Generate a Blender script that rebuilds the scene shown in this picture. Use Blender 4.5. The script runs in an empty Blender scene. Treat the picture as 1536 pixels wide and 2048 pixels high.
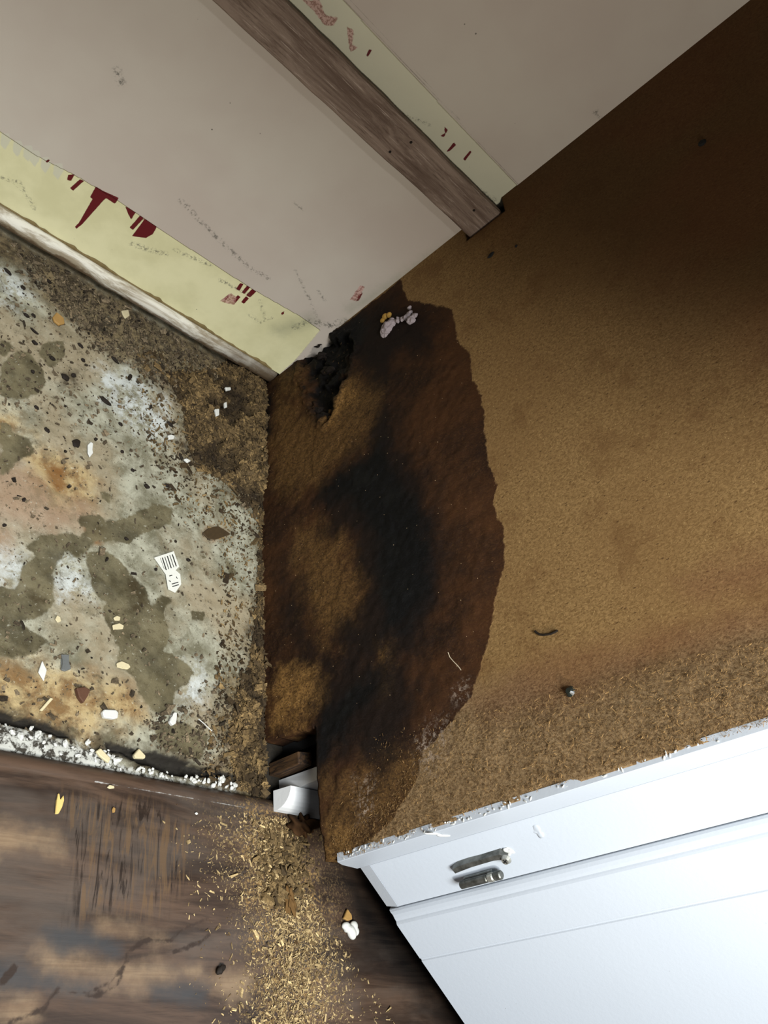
import bpy, bmesh, math, random
import numpy as np
from mathutils import Vector, Matrix

rng = np.random.default_rng(11)
random.seed(5)
SC = bpy.context.scene
COL = SC.collection

# ------------------------------------------------------------------ camera
FPX = 1676.3
CAM = np.array([-0.5278, -0.7593, 0.6225])
R = np.array([[0.68333636, -0.08572453, 0.72505360],
              [0.36007214, -0.82434089, -0.43681821],
              [0.63513736, 0.55956537, -0.53243509]])      # rows: camera right, down, forward
cd = bpy.data.cameras.new('camera'); cam = bpy.data.objects.new('camera', cd); COL.objects.link(cam)
cd.sensor_fit = 'VERTICAL'; cd.sensor_height = 36; cd.lens = FPX / 2048 * 36
cd.clip_start = 0.01
M = Matrix.Identity(4)
for i in range(3):
    M[i][0] = R[0][i]; M[i][1] = -R[1][i]; M[i][2] = -R[2][i]; M[i][3] = CAM[i]
cam.matrix_world = M
SC.camera = cam

# ------------------------------------------------------------------ light and exposure
SC.view_settings.view_transform = 'Standard'
SC.view_settings.look = 'None'
SC.view_settings.gamma = 1
SC.view_settings.use_curve_mapping = False
SC.view_settings.exposure = 0.0
w = bpy.data.worlds.new('world'); SC.world = w; w.use_nodes = True
bg = w.node_tree.nodes['Background']; bg.inputs[0].default_value = (0.80, 0.88, 1.0, 1); bg.inputs[1].default_value = 0.08

def area(name, loc, target, size, power, col):
    l = bpy.data.lights.new(name, 'AREA'); l.shape = 'SQUARE'; l.size = size; l.energy = power; l.color = col
    o = bpy.data.objects.new(name, l); COL.objects.link(o); o.location = loc
    o.rotation_euler = (Vector(target) - Vector(loc)).to_track_quat('-Z', 'Y').to_euler()
    return o
area('ceiling_light', (-0.95, -1.72, 2.25), (-0.1, -0.3, 0.2), 0.75, 122, (0.93, 0.97, 1.0))
area('fill_light', (-0.15, -0.98, 0.58), (-0.30, -0.10, 0.2), 0.05, 3.2, (1.0, 0.95, 0.86))  # added fill away from the camera, brightens the wall and grazes the side

# ------------------------------------------------------------------ pixel to place
def un(px, py, n, d):
    v = R.T @ np.array([(px - 768) / FPX, (py - 1024) / FPX, 1.0]); n = np.array(n, float)
    return CAM + (d - n @ CAM) / (n @ v) * v
def F(x, y, z=0.0): return un(x, y, (0, 0, 1), z)
def P(x, y, d=0.0): return un(x, y, (1, 0, 0), d)
def W(x, y, d=0.0): return un(x, y, (0, 1, 0), d)
def F2(pts, z=0.0): return np.array([F(p[0] - (260 if p[0] < 0 else 0), p[1] - (40 if p[0] < 0 else 0), z)[:2] for p in pts])   # outlines that leave the view carry on past it
def P2(pts): return np.array([P(*p)[1:] for p in pts])
def W2(pts): return np.array([W(*p)[[0, 2]] for p in pts])

def seg_d(q, a, b):
    ab = b - a; t = np.clip(((q - a) @ ab) / max(ab @ ab, 1e-12), 0, 1)
    return np.hypot(*(q - a - t[:, None] * ab).T)
def sd_poly(q, poly):
    d = np.full(len(q), 1e9); ins = np.zeros(len(q), bool)
    for i in range(len(poly)):
        a, b = poly[i], poly[(i + 1) % len(poly)]
        d = np.minimum(d, seg_d(q, a, b))
        c = (a[1] > q[:, 1]) != (b[1] > q[:, 1])
        with np.errstate(divide='ignore', invalid='ignore'):
            xs = (b[0] - a[0]) * (q[:, 1] - a[1]) / (b[1] - a[1]) + a[0]
        ins ^= c & (q[:, 0] < xs)
    return np.where(ins, -d, d)
def sd_polys(q, ps): return np.min([sd_poly(q, p) for p in ps], 0)
def sd_lines(q, ls):
    d = np.full(len(q), 1e9)
    for l, wd in ls:
        for i in range(len(l) - 1): d = np.minimum(d, seg_d(q, l[i], l[i + 1]) - wd)
    return d
def in_poly(p, poly): return sd_poly(np.array([p], float), np.array(poly, float))[0] < 0

def vnoise(x, y, s, seed=0):
    """smooth value noise, 0..1"""
    g = np.random.default_rng(seed).random((256, 256))
    x = x * s + 37.3; y = y * s + 91.7
    xi = np.floor(x).astype(int); yi = np.floor(y).astype(int); fx = x - xi; fy = y - yi
    fx = fx * fx * (3 - 2 * fx); fy = fy * fy * (3 - 2 * fy)
    G = lambda a, b: g[a % 256, b % 256]
    return (G(xi, yi) * (1 - fx) + G(xi + 1, yi) * fx) * (1 - fy) + (G(xi, yi + 1) * (1 - fx) + G(xi + 1, yi + 1) * fx) * fy
def fbm(x, y, s, o=4, seed=0):
    return sum(vnoise(x, y, s * 2 ** k, seed + k) * 0.5 ** k for k in range(o)) / sum(0.5 ** k for k in range(o))
def sst(v, a, b):
    t = np.clip((v - a) / (b - a), 0, 1); return t * t * (3 - 2 * t)

# ------------------------------------------------------------------ node helper
def lin(c):
    c = [x / 255 for x in c]
    return tuple(x / 12.92 if x <= 0.04045 else ((x + 0.055) / 1.055) ** 2.4 for x in c) + (1,)
class G:
    def __init__(s, name):
        s.m = bpy.data.materials.new(name); s.m.use_nodes = True; s.t = s.m.node_tree
        s.b = s.t.nodes['Principled BSDF']
        s.co = s.t.nodes.new('ShaderNodeTexCoord').outputs['Object']
    def _in(s, sock, v):
        if hasattr(v, 'is_output'): s.t.links.new(v, sock)
        elif v is not None: sock.default_value = v
    def n(s, typ, ins=(), **kw):
        nd = s.t.nodes.new(typ)
        for k, v in kw.items(): setattr(nd, k, v)
        for k, v in dict(ins).items(): s._in(nd.inputs[k], v)
        return nd
    def math(s, op, a, b=None, c=None, clamp=False):
        nd = s.n('ShaderNodeMath', operation=op, use_clamp=clamp)
        s._in(nd.inputs[0], a)
        if b is not None: s._in(nd.inputs[1], b)
        if c is not None: s._in(nd.inputs[2], c)
        return nd.outputs[0]
    def add(s, a, b): return s.math('ADD', a, b)
    def mul(s, a, b): return s.math('MULTIPLY', a, b)
    def sc(s, v, k):
        nd = s.n('ShaderNodeVectorMath', operation='MULTIPLY'); s._in(nd.inputs[0], v); nd.inputs[1].default_value = k
        return nd.outputs[0]
    def noise(s, scale, detail=4, rough=0.6, stretch=None, dist=0.0, off=0.0):
        v = s.co
        if stretch: v = s.sc(v, stretch)
        if off:
            a = s.n('ShaderNodeVectorMath', operation='ADD'); s._in(a.inputs[0], v); a.inputs[1].default_value = (off, off * .7, off * 1.3); v = a.outputs[0]
        return s.n('ShaderNodeTexNoise', {'Vector': v, 'Scale': scale, 'Detail': detail, 'Roughness': rough, 'Distortion': dist}).outputs['Fac']
    def vor(s, scale, stretch=None, out='Distance', rand=1.0, feature='F1'):
        v = s.sc(s.co, stretch) if stretch else s.co
        return s.n('ShaderNodeTexVoronoi', {'Vector': v, 'Scale': scale, 'Randomness': rand}, feature=feature).outputs[out]
    def attr(s, name): return s.n('ShaderNodeAttribute', attribute_name=name).outputs['Fac']
    def mr(s, v, a, b, c=0.0, d=1.0, smooth=True):
        nd = s.n('ShaderNodeMapRange', {'Value': v, 'From Min': a, 'From Max': b, 'To Min': c, 'To Max': d}, interpolation_type='SMOOTHSTEP' if smooth else 'LINEAR')
        return nd.outputs[0]
    def mix(s, f, a, b, blend='MIX'):
        nd = s.n('ShaderNodeMix', data_type='RGBA', blend_type=blend)
        s._in(nd.inputs['Factor'], f); s._in(nd.inputs['A'], a); s._in(nd.inputs['B'], b)
        return nd.outputs['Result']
    def mask(s, name, namp=0.01, nscale=60, soft=0.002, detail=6, off=0.0, nf=None):
        """1 inside a stain, its border broken up by noise (metres)"""
        nz = nf if nf is not None else s.noise(nscale, detail, 0.65, off=off)
        v = s.math('MULTIPLY_ADD', s.math('SUBTRACT', nz, 0.5), namp * 2, s.attr(name))
        return s.mr(v, soft, -soft)
    def out(s, col, rough=0.8, bump=None, bs=0.4, bd=0.002, spec=0.3, metal=0.0):
        s._in(s.b.inputs['Base Color'], col); s._in(s.b.inputs['Roughness'], rough)
        s._in(s.b.inputs['Specular IOR Level'], spec); s._in(s.b.inputs['Metallic'], metal)
        if bump is not None:
            bn = s.n('ShaderNodeBump', {'Height': bump, 'Strength': bs, 'Distance': bd})
            s._in(s.b.inputs['Normal'], bn.outputs[0])
        return s.m
    def var(s, c, k, nz):
        """vary a colour's value a little with a noise"""
        return s.mix(nz, tuple(x * (1 - k) for x in c[:3]) + (1,), tuple(min(1, x * (1 + k)) for x in c[:3]) + (1,))

# ------------------------------------------------------------------ mesh helper
def tagit(o, label=None, cat=None, group=None, kind=None):
    for k, v in (('label', label), ('category', cat), ('group', group), ('kind', kind)):
        if v: o[k] = v
    return o
def mesh_obj(name, verts, faces, mat, parent=None, smooth=False, attrs=None):
    me = bpy.data.meshes.new(name); me.from_pydata([tuple(map(float, v)) for v in verts], [], [tuple(map(int, f)) for f in faces]); me.update()
    if attrs:
        for k, v in attrs.items():
            a = me.attributes.new(k, 'FLOAT', 'POINT'); a.data.foreach_set('value', np.asarray(v, np.float32))
    if mat: me.materials.append(mat)
    if smooth: me.polygons.foreach_set('use_smooth', [True] * len(me.polygons))
    o = bpy.data.objects.new(name, me); COL.objects.link(o)
    if parent: o.parent = parent
    return o
def bm_obj(name, bm, mat, parent=None, smooth=False):
    bmesh.ops.recalc_face_normals(bm, faces=bm.faces)
    me = bpy.data.meshes.new(name); bm.to_mesh(me); bm.free()
    if mat: me.materials.append(mat)
    if smooth: me.polygons.foreach_set('use_smooth', [True] * len(me.polygons))
    o = bpy.data.objects.new(name, me); COL.objects.link(o)
    if parent: o.parent = parent
    return o
def empty(name, loc=(0, 0, 0)):
    o = bpy.data.objects.new(name, None); COL.objects.link(o); o.location = loc; o.empty_display_size = 0.02; return o
def prism(bm, base, off, bevel=0.0, seg=2):
    """closed solid: polygon 'base' (3-D points) swept by vector off"""
    a = [bm.verts.new(p) for p in base]; b = [bm.verts.new(Vector(p) + Vector(off)) for p in base]
    n = len(a); fs = [bm.faces.new(a), bm.faces.new(b[::-1])]
    for i in range(n): fs.append(bm.faces.new((a[i], b[i], b[(i + 1) % n], a[(i + 1) % n])))
    if bevel:
        es = list({e for f in fs for e in f.edges})
        bmesh.ops.bevel(bm, geom=es, offset=bevel, segments=seg, affect='EDGES', profile=0.5)
def box_bm(x0, x1, y0, y1, z0, z1, bevel=0.0, seg=2):
    bm = bmesh.new(); prism(bm, [(x0, y0, z0), (x1, y0, z0), (x1, y1, z0), (x0, y1, z0)], (0, 0, z1 - z0), bevel, seg); return bm
def grid(us, vs, fn):
    """us, vs 1-D arrays; returns U, V flattened and quads"""
    U, V = np.meshgrid(us, vs, indexing='ij'); nu, nv = U.shape
    i = np.arange(nu * nv).reshape(nu, nv)
    q = np.stack([i[:-1, :-1], i[1:, :-1], i[1:, 1:], i[:-1, 1:]], -1).reshape(-1, 4)
    return U.ravel(), V.ravel(), q

# ================================================================== MATERIALS
# ---- concrete
g = G('damp_concrete')
big = g.noise(9, 5, 0.6, off=3); mid = g.noise(38, 8, 0.68, dist=0.4); fine = g.noise(260, 6, 0.7); fine2 = g.noise(700, 3, 0.7, off=2)
c = g.mix(g.mr(mid, 0.34, 0.64), lin((102, 98, 78)), lin((158, 156, 137)))
c = g.mix(g.mul(g.mr(big, 0.45, 0.62), 0.75), c, lin((142, 128, 102)))
c = g.mix(g.mul(g.mask('pink', 0.03, 25, 0.02), 0.60), c, lin((144, 114, 90)))
c = g.mix(g.mul(g.mask('orange', 0.028, 30, 0.016, off=4), 0.9), c, g.mix(g.mr(mid, .4, .6), lin((116, 86, 48)), lin((166, 144, 100))))
c = g.mix(g.mul(g.mul(g.mask('white', 0.035, 50, 0.016, off=7), g.mr(g.noise(75, 7, 0.72, off=13), 0.40, 0.56)), 0.9), c, lin((184, 188, 184)))
c = g.mix(g.mul(g.mask('rust', 0.012, 60, 0.006, off=9), 0.85), c, lin((112, 74, 32)))
wet = g.mask('wet', 0.0075, 55, 0.0014, off=12)
wc = g.mix(g.mr(g.noise(24, 6, 0.65, off=5), 0.36, 0.64), lin((62, 56, 38)), lin((104, 96, 72)))
c = g.mix(g.mul(wet, 0.93), c, wc)
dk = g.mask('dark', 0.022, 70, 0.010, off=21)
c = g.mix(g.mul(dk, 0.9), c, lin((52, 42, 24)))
grime = g.mask('grime', 0.045, 42, 0.016, detail=10, off=31)
gc = g.mix(g.mr(g.noise(60, 8, 0.75, off=17), 0.36, 0.62), lin((40, 30, 17)), lin((122, 106, 76)))
c = g.mix(g.mul(grime, 0.93), c, gc)
# small dark pits and flecks
f1 = g.mr(g.vor(150, (1, 1.6, 1)), 0.17, 0.09); gate = g.mr(g.noise(26, 5, 0.7, off=41), 0.47, 0.60)
c = g.mix(g.mul(g.mul(f1, gate), 0.85), c, lin((44, 36, 24)))
f2 = g.mr(g.vor(420), 0.24, 0.12); c = g.mix(g.mul(g.mul(f2, g.mr(g.noise(14, 5, 0.7, off=51), 0.45, 0.62)), 0.65), c, lin((70, 60, 42)))
c = g.mix(g.mul(g.mr(g.noise(110, 9, 0.78, off=61), 0.55, 0.63), 0.6), c, lin((66, 58, 40)))
c = g.mix(g.mul(g.mr(g.noise(34, 8, 0.75, off=81), 0.53, 0.60), 0.32), c, lin((92, 84, 62)))
c = g.mix(g.mul(g.mr(fine, 0.60, 0.70), 0.5), c, lin((190, 188, 170)))
thin = g.mask('thinset', 0.010, 140, 0.003, detail=8, off=71)
c = g.mix(thin, c, g.mix(g.mr(g.noise(170, 6, 0.7, off=8), 0.43, 0.55), lin((50, 46, 38)), lin((176, 176, 168))))
c = g.mix(g.mul(g.mask('crack', 0.005, 90, 0.002, off=91), 0.95), c, lin((20, 16, 10)))
bh = g.add(g.add(g.mul(mid, 0.6), g.mul(fine, 0.35)), g.mul(fine2, 0.2))
M_CONC = g.out(c, g.mix(wet, (0.85,) * 3 + (1,), (0.45,) * 3 + (1,)), bh, 0.55, 0.0022, 0.35)

# ---- wall paint
g = G('old_wall_paint')
big = g.noise(5, 4, 0.55); mid = g.noise(60, 5, 0.6); fine = g.noise(700, 3, 0.6)
c = g.mix(g.mr(big, 0.35, 0.65), lin((184, 172, 160)), lin((192, 183, 170)))
yel = g.mask('yellow', 0.0006, 160, 0.0007)
yc = g.mix(g.mr(g.noise(18, 4, 0.6, off=4), 0.35, 0.65), lin((206, 201, 158)), lin((219, 214, 172)))
c = g.mix(yel, c, yc)
c = g.mix(g.mul(g.mask('pale', 0.0010, 200, 0.0006, off=5), 0.75), c, lin((196, 194, 176)))
red = g.mask('red', 0.0006, 320, 0.0003, off=2)
c = g.mix(red, c, lin((92, 18, 24)))
pnk = g.mask('pink', 0.0022, 300, 0.0006, off=13)
c = g.mix(g.mul(pnk, 0.8), c, g.mix(g.mr(g.noise(330, 4, .7), .45, .55), lin((128, 70, 60)), lin((190, 150, 140))))
sf = g.mul(g.mask('scuff', 0.0035, 120, 0.0022, off=22), g.mr(g.noise(330, 6, 0.75, off=3), 0.47, 0.60))
c = g.mix(g.mul(sf, 0.85), c, lin((84, 82, 74)))
ln = g.mask('line', 0.0004, 200, 0.0004, off=24)
c = g.mix(g.mul(ln, 0.7), c, lin((96, 84, 72)))
sm = g.mask('smear', 0.012, 60, 0.014, off=29)
c = g.mix(g.mul(sm, 0.45), c, lin((124, 126, 104)))
dk = g.mask('mould_and_shade', 0.010, 90, 0.005, off=33)
c = g.mix(g.mul(dk, 0.96), c, lin((16, 12, 9)))
sp = g.mul(g.mr(g.vor(70), 0.07, 0.04), g.mr(g.noise(11, 4, 0.6, off=9), 0.54, 0.62)); c = g.mix(g.mul(sp, 0.8), c, lin((60, 54, 46)))
hh = g.add(g.mul(fine, 0.10), g.add(g.mul(mid, 0.10), g.mul(yel, -0.9)))
M_WALL = g.out(c, 0.55, hh, 0.5, 0.0012, 0.3)

# ---- panel: hardboard
g = G('waterlogged_fibreboard')
big = g.noise(7, 4, 0.6, off=2); mid = g.noise(45, 6, 0.65); fib = g.noise(520, 7, 0.75, (1, 1, 0.7), dist=0.9); fine = g.noise(1100, 3, 0.7)
c = g.mix(g.mr(fib, 0.36, 0.64), lin((104, 78, 44)), lin((146, 116, 74)))
c = g.mix(g.mul(g.mr(big, 0.42, 0.62), 0.35), c, lin((118, 88, 52)))
c = g.mix(g.mul(g.mr(g.vor(210, (1, 1.0, 0.45)), 0.16, 0.06), 0.75), c, lin((66, 44, 22)))
c = g.mix(g.mul(g.mr(g.vor(330, (1, 0.5, 1.0)), 0.15, 0.05), 0.7), c, lin((176, 146, 98)))
c = g.mix(g.mul(g.mr(g.noise(24, 5, 0.7, off=14), 0.52, 0.66), 0.4), c, lin((96, 66, 36)))
# swollen, furry band by the front edge
fz = g.mask('fuzz', 0.02, 25, 0.02, off=6)
ff = g.noise(480, 8, 0.8, (1, 1, 0.75), dist=0.5, off=3)
c = g.mix(g.mul(fz, 0.75), c, g.mix(g.mr(ff, 0.38, 0.62), lin((80, 58, 36)), lin((164, 138, 102))))
rb = g.mask('redband', 0.02, 22, 0.016, off=17)
c = g.mix(g.mul(rb, 0.55), c, g.mix(g.mr(ff, 0.36, 0.64), lin((82, 50, 32)), lin((128, 92, 62))))
# shade high at the back, painted into the board colour
c = g.mix(g.mul(g.mask('upper_shade', 0.05, 9, 0.10, off=1), 0.78), c, g.mix(g.mr(g.noise(6, 3, .5), .45, .6), lin((66, 44, 22)), lin((72, 42, 22))))
# wet stain
wet = g.mask('wet', 0.0065, 75, 0.0012, off=12, detail=9)
wc = g.mix(g.mr(g.noise(15, 6, 0.65, off=8, stretch=(1, 1, .6)), 0.36, 0.64), lin((36, 19, 7)), lin((64, 37, 15)))
wc = g.mix(g.mul(g.mr(ff, 0.46, 0.70), 0.45), wc, lin((92, 62, 30)))
tan = g.mask('tan', 0.045, 42, 0.022, off=19, detail=10)
wc = g.mix(g.mul(tan, 0.8), wc, g.mix(g.mr(ff, 0.36, 0.62), lin((50, 33, 15)), lin((112, 82, 43))))
gold = g.mask('gold', 0.034, 60, 0.014, off=23, detail=10)
wc = g.mix(g.mul(gold, 0.85), wc, g.mix(g.mr(ff, 0.36, 0.62), lin((66, 42, 18)), lin((152, 114, 62))))
dkw = g.mask('deep', 0.045, 34, 0.024, off=25, detail=10)
wc = g.mix(g.mul(dkw, 0.90), wc, lin((17, 9, 5)))
mo = g.mask('mould_and_shade', 0.024, 45, 0.014, off=27, detail=10)
mc = g.mix(g.mr(g.noise(30, 6, .7, off=1), .5, .68), lin((3, 3, 3)), lin((13, 13, 11)))
c = g.mix(wet, c, wc)
c = g.mix(g.mul(mo, 0.97), c, mc)
wh = g.mul(g.mask('mildew', 0.014, 60, 0.010, off=29), g.mr(g.noise(240, 8, 0.8, off=31), 0.50, 0.60))
c = g.mix(g.mul(wh, 0.8), c, lin((176, 158, 140)))
wp = g.mul(g.mr(g.vor(120), 0.055, 0.03), wet); c = g.mix(wp, c, lin((200, 170, 130)))
hh = g.add(g.add(g.mul(fib, 0.3), g.mul(fine, 0.08)), g.add(g.mul(g.mul(ff, fz), 1.3), g.mul(g.mul(ff, wet), 0.9)))
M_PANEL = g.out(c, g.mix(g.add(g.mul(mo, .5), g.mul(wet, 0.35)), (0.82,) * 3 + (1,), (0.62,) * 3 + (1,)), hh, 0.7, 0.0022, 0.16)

# ---- laminate boards
g = G('dark_wood_laminate')
gr = g.noise(16, 8, 0.66, (0.35, 2.4, 1), dist=0.8); gf = g.noise(70, 6, 0.7, (0.14, 3.0, 1)); blo = g.noise(7, 5, 0.6, (0.6, 1.6, 1), off=6)
c = g.mix(g.mr(gr, 0.34, 0.66), lin((42, 32, 26)), lin((84, 66, 53)))
c = g.mix(g.mul(g.mr(gf, 0.50, 0.66), 0.45), c, lin((30, 20, 14)))
c = g.mix(g.mul(g.mr(blo, 0.52, 0.68), 0.55), c, lin((84, 76, 69)))
c = g.mix(g.mul(g.mask('tan', 0.022, 28, 0.012, off=3), 0.75), c, g.mix(g.mr(gf, 0.4, 0.6), lin((122, 100, 77)), lin((140, 118, 92))))
c = g.mix(g.mul(g.mask('blue', 0.016, 28, 0.008, off=5), 0.8), c, lin((52, 54, 56)))
c = g.mix(g.mul(g.mask('crack', 0.005, 60, 0.0010, off=7), 0.9), c, lin((42, 30, 22)))
c = g.mix(g.mul(g.mask('edge_glint', 0.0009, 200, 0.0004, off=8), 0.85), c, lin((172, 172, 168)))  # pale line paints in the highlight along the rounded edge
rip = g.mask('ripple', 0.02, 30, 0.010, off=9)
wv = g.noise(105, 5, 0.62, (1.5, 0.16, 1), dist=1.4, off=2)
c = g.mix(g.mul(rip, g.mul(g.mr(wv, 0.50, 0.62), 0.6)), c, lin((98, 76, 52)))
c = g.mix(g.mul(rip, g.mul(g.mr(wv, 0.46, 0.36), 0.8)), c, lin((26, 18, 13)))
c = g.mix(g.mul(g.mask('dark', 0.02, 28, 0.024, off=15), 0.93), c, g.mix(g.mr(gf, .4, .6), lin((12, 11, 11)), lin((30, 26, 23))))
du = g.mask('dust', 0.050, 60, 0.012, detail=10, off=11)
dn = g.noise(420, 7, 0.78, off=3)
c = g.mix(g.mul(du, g.mr(dn, 0.46, 0.58)), c, g.mix(g.mr(g.noise(200, 5, .7, off=9), 0.4, 0.6), lin((70, 52, 28)), lin((150, 118, 66))))
c = g.mix(g.mul(g.mask('grit', 0.02, 60, 0.01, off=18), g.mul(g.mr(dn, 0.50, 0.64), 0.6)), c, lin((118, 98, 68)))
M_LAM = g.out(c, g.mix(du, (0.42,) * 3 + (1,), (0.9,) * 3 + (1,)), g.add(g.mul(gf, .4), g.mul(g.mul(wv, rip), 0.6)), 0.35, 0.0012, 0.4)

# ---- bleached batten wood
g = G('grey_weathered_wood')
gr = g.noise(60, 8, 0.7, (0.16, 1, 1.5), dist=0.6); gf = g.noise(260, 6, 0.75, (0.10, 1, 2.0))
c = g.mix(g.mr(gr, 0.36, 0.64), lin((96, 78, 66)), lin((136, 118, 104)))
c = g.mix(g.mul(g.mr(gf, 0.55, 0.68), 0.75), c, lin((174, 158, 144)))
c = g.mix(g.mul(g.mr(gf, 0.44, 0.34), 0.6), c, lin((66, 50, 40)))
M_BATTEN = g.out(c, 0.75, g.add(gr, gf), 0.5, 0.001, 0.3)

# ---- trim at the wall foot
g = G('dirty_whitewashed_lath')
a = g.noise(50, 7, 0.7, (0.25, 1, 1.3), dist=0.5)
c = g.mix(g.mr(a, 0.42, 0.60), lin((150, 138, 116)), lin((214, 210, 196)))
z = g.n('ShaderNodeSeparateXYZ', {0: g.co}).outputs['Z']; x = g.n('ShaderNodeSeparateXYZ', {0: g.co}).outputs['X']
low = g.mr(g.math('MULTIPLY_ADD', g.math('SUBTRACT', g.noise(70, 6, .7, (0.5, 1, 1), off=4), 0.5), 0.022, z), 0.021, 0.017)
c = g.mix(g.mul(low, 0.85), c, lin((92, 72, 48)))
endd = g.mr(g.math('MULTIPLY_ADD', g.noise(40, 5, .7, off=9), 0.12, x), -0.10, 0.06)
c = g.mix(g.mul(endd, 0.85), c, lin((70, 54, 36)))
M_LATH = g.out(c, 0.8, a, 0.5, 0.001, 0.25)

def paint(name, col, rough, bump=0.05, chips=False, col2=None):
    g = G(name); n1 = g.noise(260, 4, 0.6); n2 = g.noise(12, 3, 0.5)
    c = g.var(lin(col), 0.03, n2)
    if col2: c = g.mix(g.mr(g.noise(150, 5, 0.7, off=3), 0.45, 0.6), c, lin(col2))
    if chips:
        c = g.mix(g.mul(g.mul(g.mr(g.vor(95), 0.05, 0.03), g.mr(g.noise(14, 4, .6, off=3), .5, .6)), 0.6), c, lin((120, 118, 112)))
    return g.out(c, rough, g.add(n1, n2), bump, 0.001, 0.45)
M_WHITE = paint('white_cabinet_paint', (177, 184, 192), 0.38, 0.12, True)
M_WHITE2 = paint('old_white_gloss', (206, 207, 206), 0.4, 0.15)
M_CAULK = paint('white_caulk', (196, 198, 194), 0.6, 0.3)
M_BLACK = paint('gap_shade_and_speck', (10, 9, 8), 0.9)
M_LEAFW = paint('scuffed_painted_metal', (140, 146, 146), 0.45, 0.2, col2=(176, 182, 184))
g = G('tarnished_steel'); n1 = g.noise(90, 5, 0.6); c = g.mix(g.mr(n1, .3, .7), lin((70, 71, 66)), lin((128, 129, 124)))
M_STEEL = g.out(c, 0.42, n1, 0.2, 0.0006, 0.5, 0.75)
g = G('worn_steel_screw'); n1 = g.noise(350, 4, 0.7); M_SCREW = g.out(g.mix(n1, lin((120, 120, 110)), lin((200, 200, 192))), 0.35, n1, 0.2, 0.0004, 0.5, 0.7)
g = G('damp_brown_board'); n1 = g.noise(120, 6, 0.7, (2.2, 2.2, 0.3), dist=.4); c = g.mix(g.mr(n1, .38, .64), lin((26, 16, 8)), lin((74, 52, 30)))
M_BOARD = g.out(c, 0.7, n1, 0.6, 0.001, 0.3)
g = G('cabinet_inside'); n1 = g.noise(80, 4, .6); M_INNER = g.out(g.mix(n1, lin((66, 52, 36)), lin((90, 72, 50))), 0.85, n1, 0.2)
g = G('worktop_laminate'); n1 = g.noise(180, 5, .7); M_TOP = g.out(g.mix(g.mr(n1, .4, .6), lin((120, 112, 100)), lin((150, 142, 130))), 0.4, n1, 0.05)

def chip_mat(name, dark, light, rough=0.85, grain=True, spec=0.25):
    g = G(name); r = g.attr('rnd'); n1 = g.noise(500, 5, 0.7, (1, 1, 1), dist=.8)
    c = g.mix(r, lin(dark), lin(light))
    if grain: c = g.mix(g.mr(n1, .42, .62), g.mix(0.5, c, lin(dark)), c)
    return g.out(c, rough, n1, 0.5, 0.0008, spec)
M_ROT = chip_mat('rotten_fibreboard', (32, 23, 12), (148, 122, 80))
M_ROTD = chip_mat('dark_rotten_fibreboard', (20, 12, 6), (84, 56, 30))
M_DUST = chip_mat('pale_sawdust', (70, 50, 26), (232, 204, 148))
M_FIB = chip_mat('board_fibre', (56, 38, 20), (166, 132, 84), 0.9, False)
M_GRIT = chip_mat('mixed_grit', (22, 16, 9), (150, 132, 104))
M_THIN = chip_mat('crumbling_thinset', (120, 116, 106), (232, 232, 228))

def plain(name, col, var=0.12, rough=0.75, scale=220, spec=0.3):
    g = G(name); n1 = g.noise(scale, 5, 0.7); return g.out(g.var(lin(col), var, n1), rough, n1, 0.35, 0.0006, spec)
M_PLASTER = plain('white_plaster', (198, 198, 191), 0.14)
M_CREAM = plain('cream_flake', (194, 182, 146), 0.12)
M_STRAW = plain('yellow_wood', (204, 176, 106), 0.12)
M_DKBR = plain('dark_brown_speck', (26, 18, 10), 0.3)
M_GLASSY = plain('grey_shard', (96, 98, 96), 0.2, 0.3)
M_STONE = plain('reddish_stone', (84, 56, 40), 0.25)
M_LEAF = plain('brown_bark', (58, 44, 24), 0.4, 0.8, 400)
M_OCHRE = plain('ochre_chip', (152, 118, 66), 0.2)
M_FOAM = plain('greyish_foam', (146, 134, 134), 0.2, 0.9)
M_FOAMY = plain('yellowed_foam', (168, 130, 60), 0.2, 0.8)
M_PAPER = plain('soiled_paper', (206, 206, 196), 0.08)
M_INK = plain('black_print', (30, 30, 28), 0.1)
M_HAIR = plain('pale_fibre', (190, 176, 150), 0.1)

# ================================================================== SETTING
def ax(*segs):
    a = []
    for lo, hi, st in segs: a += list(np.arange(lo, hi - 1e-9, st))
    return np.array(a + [segs[-1][1]])

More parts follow.
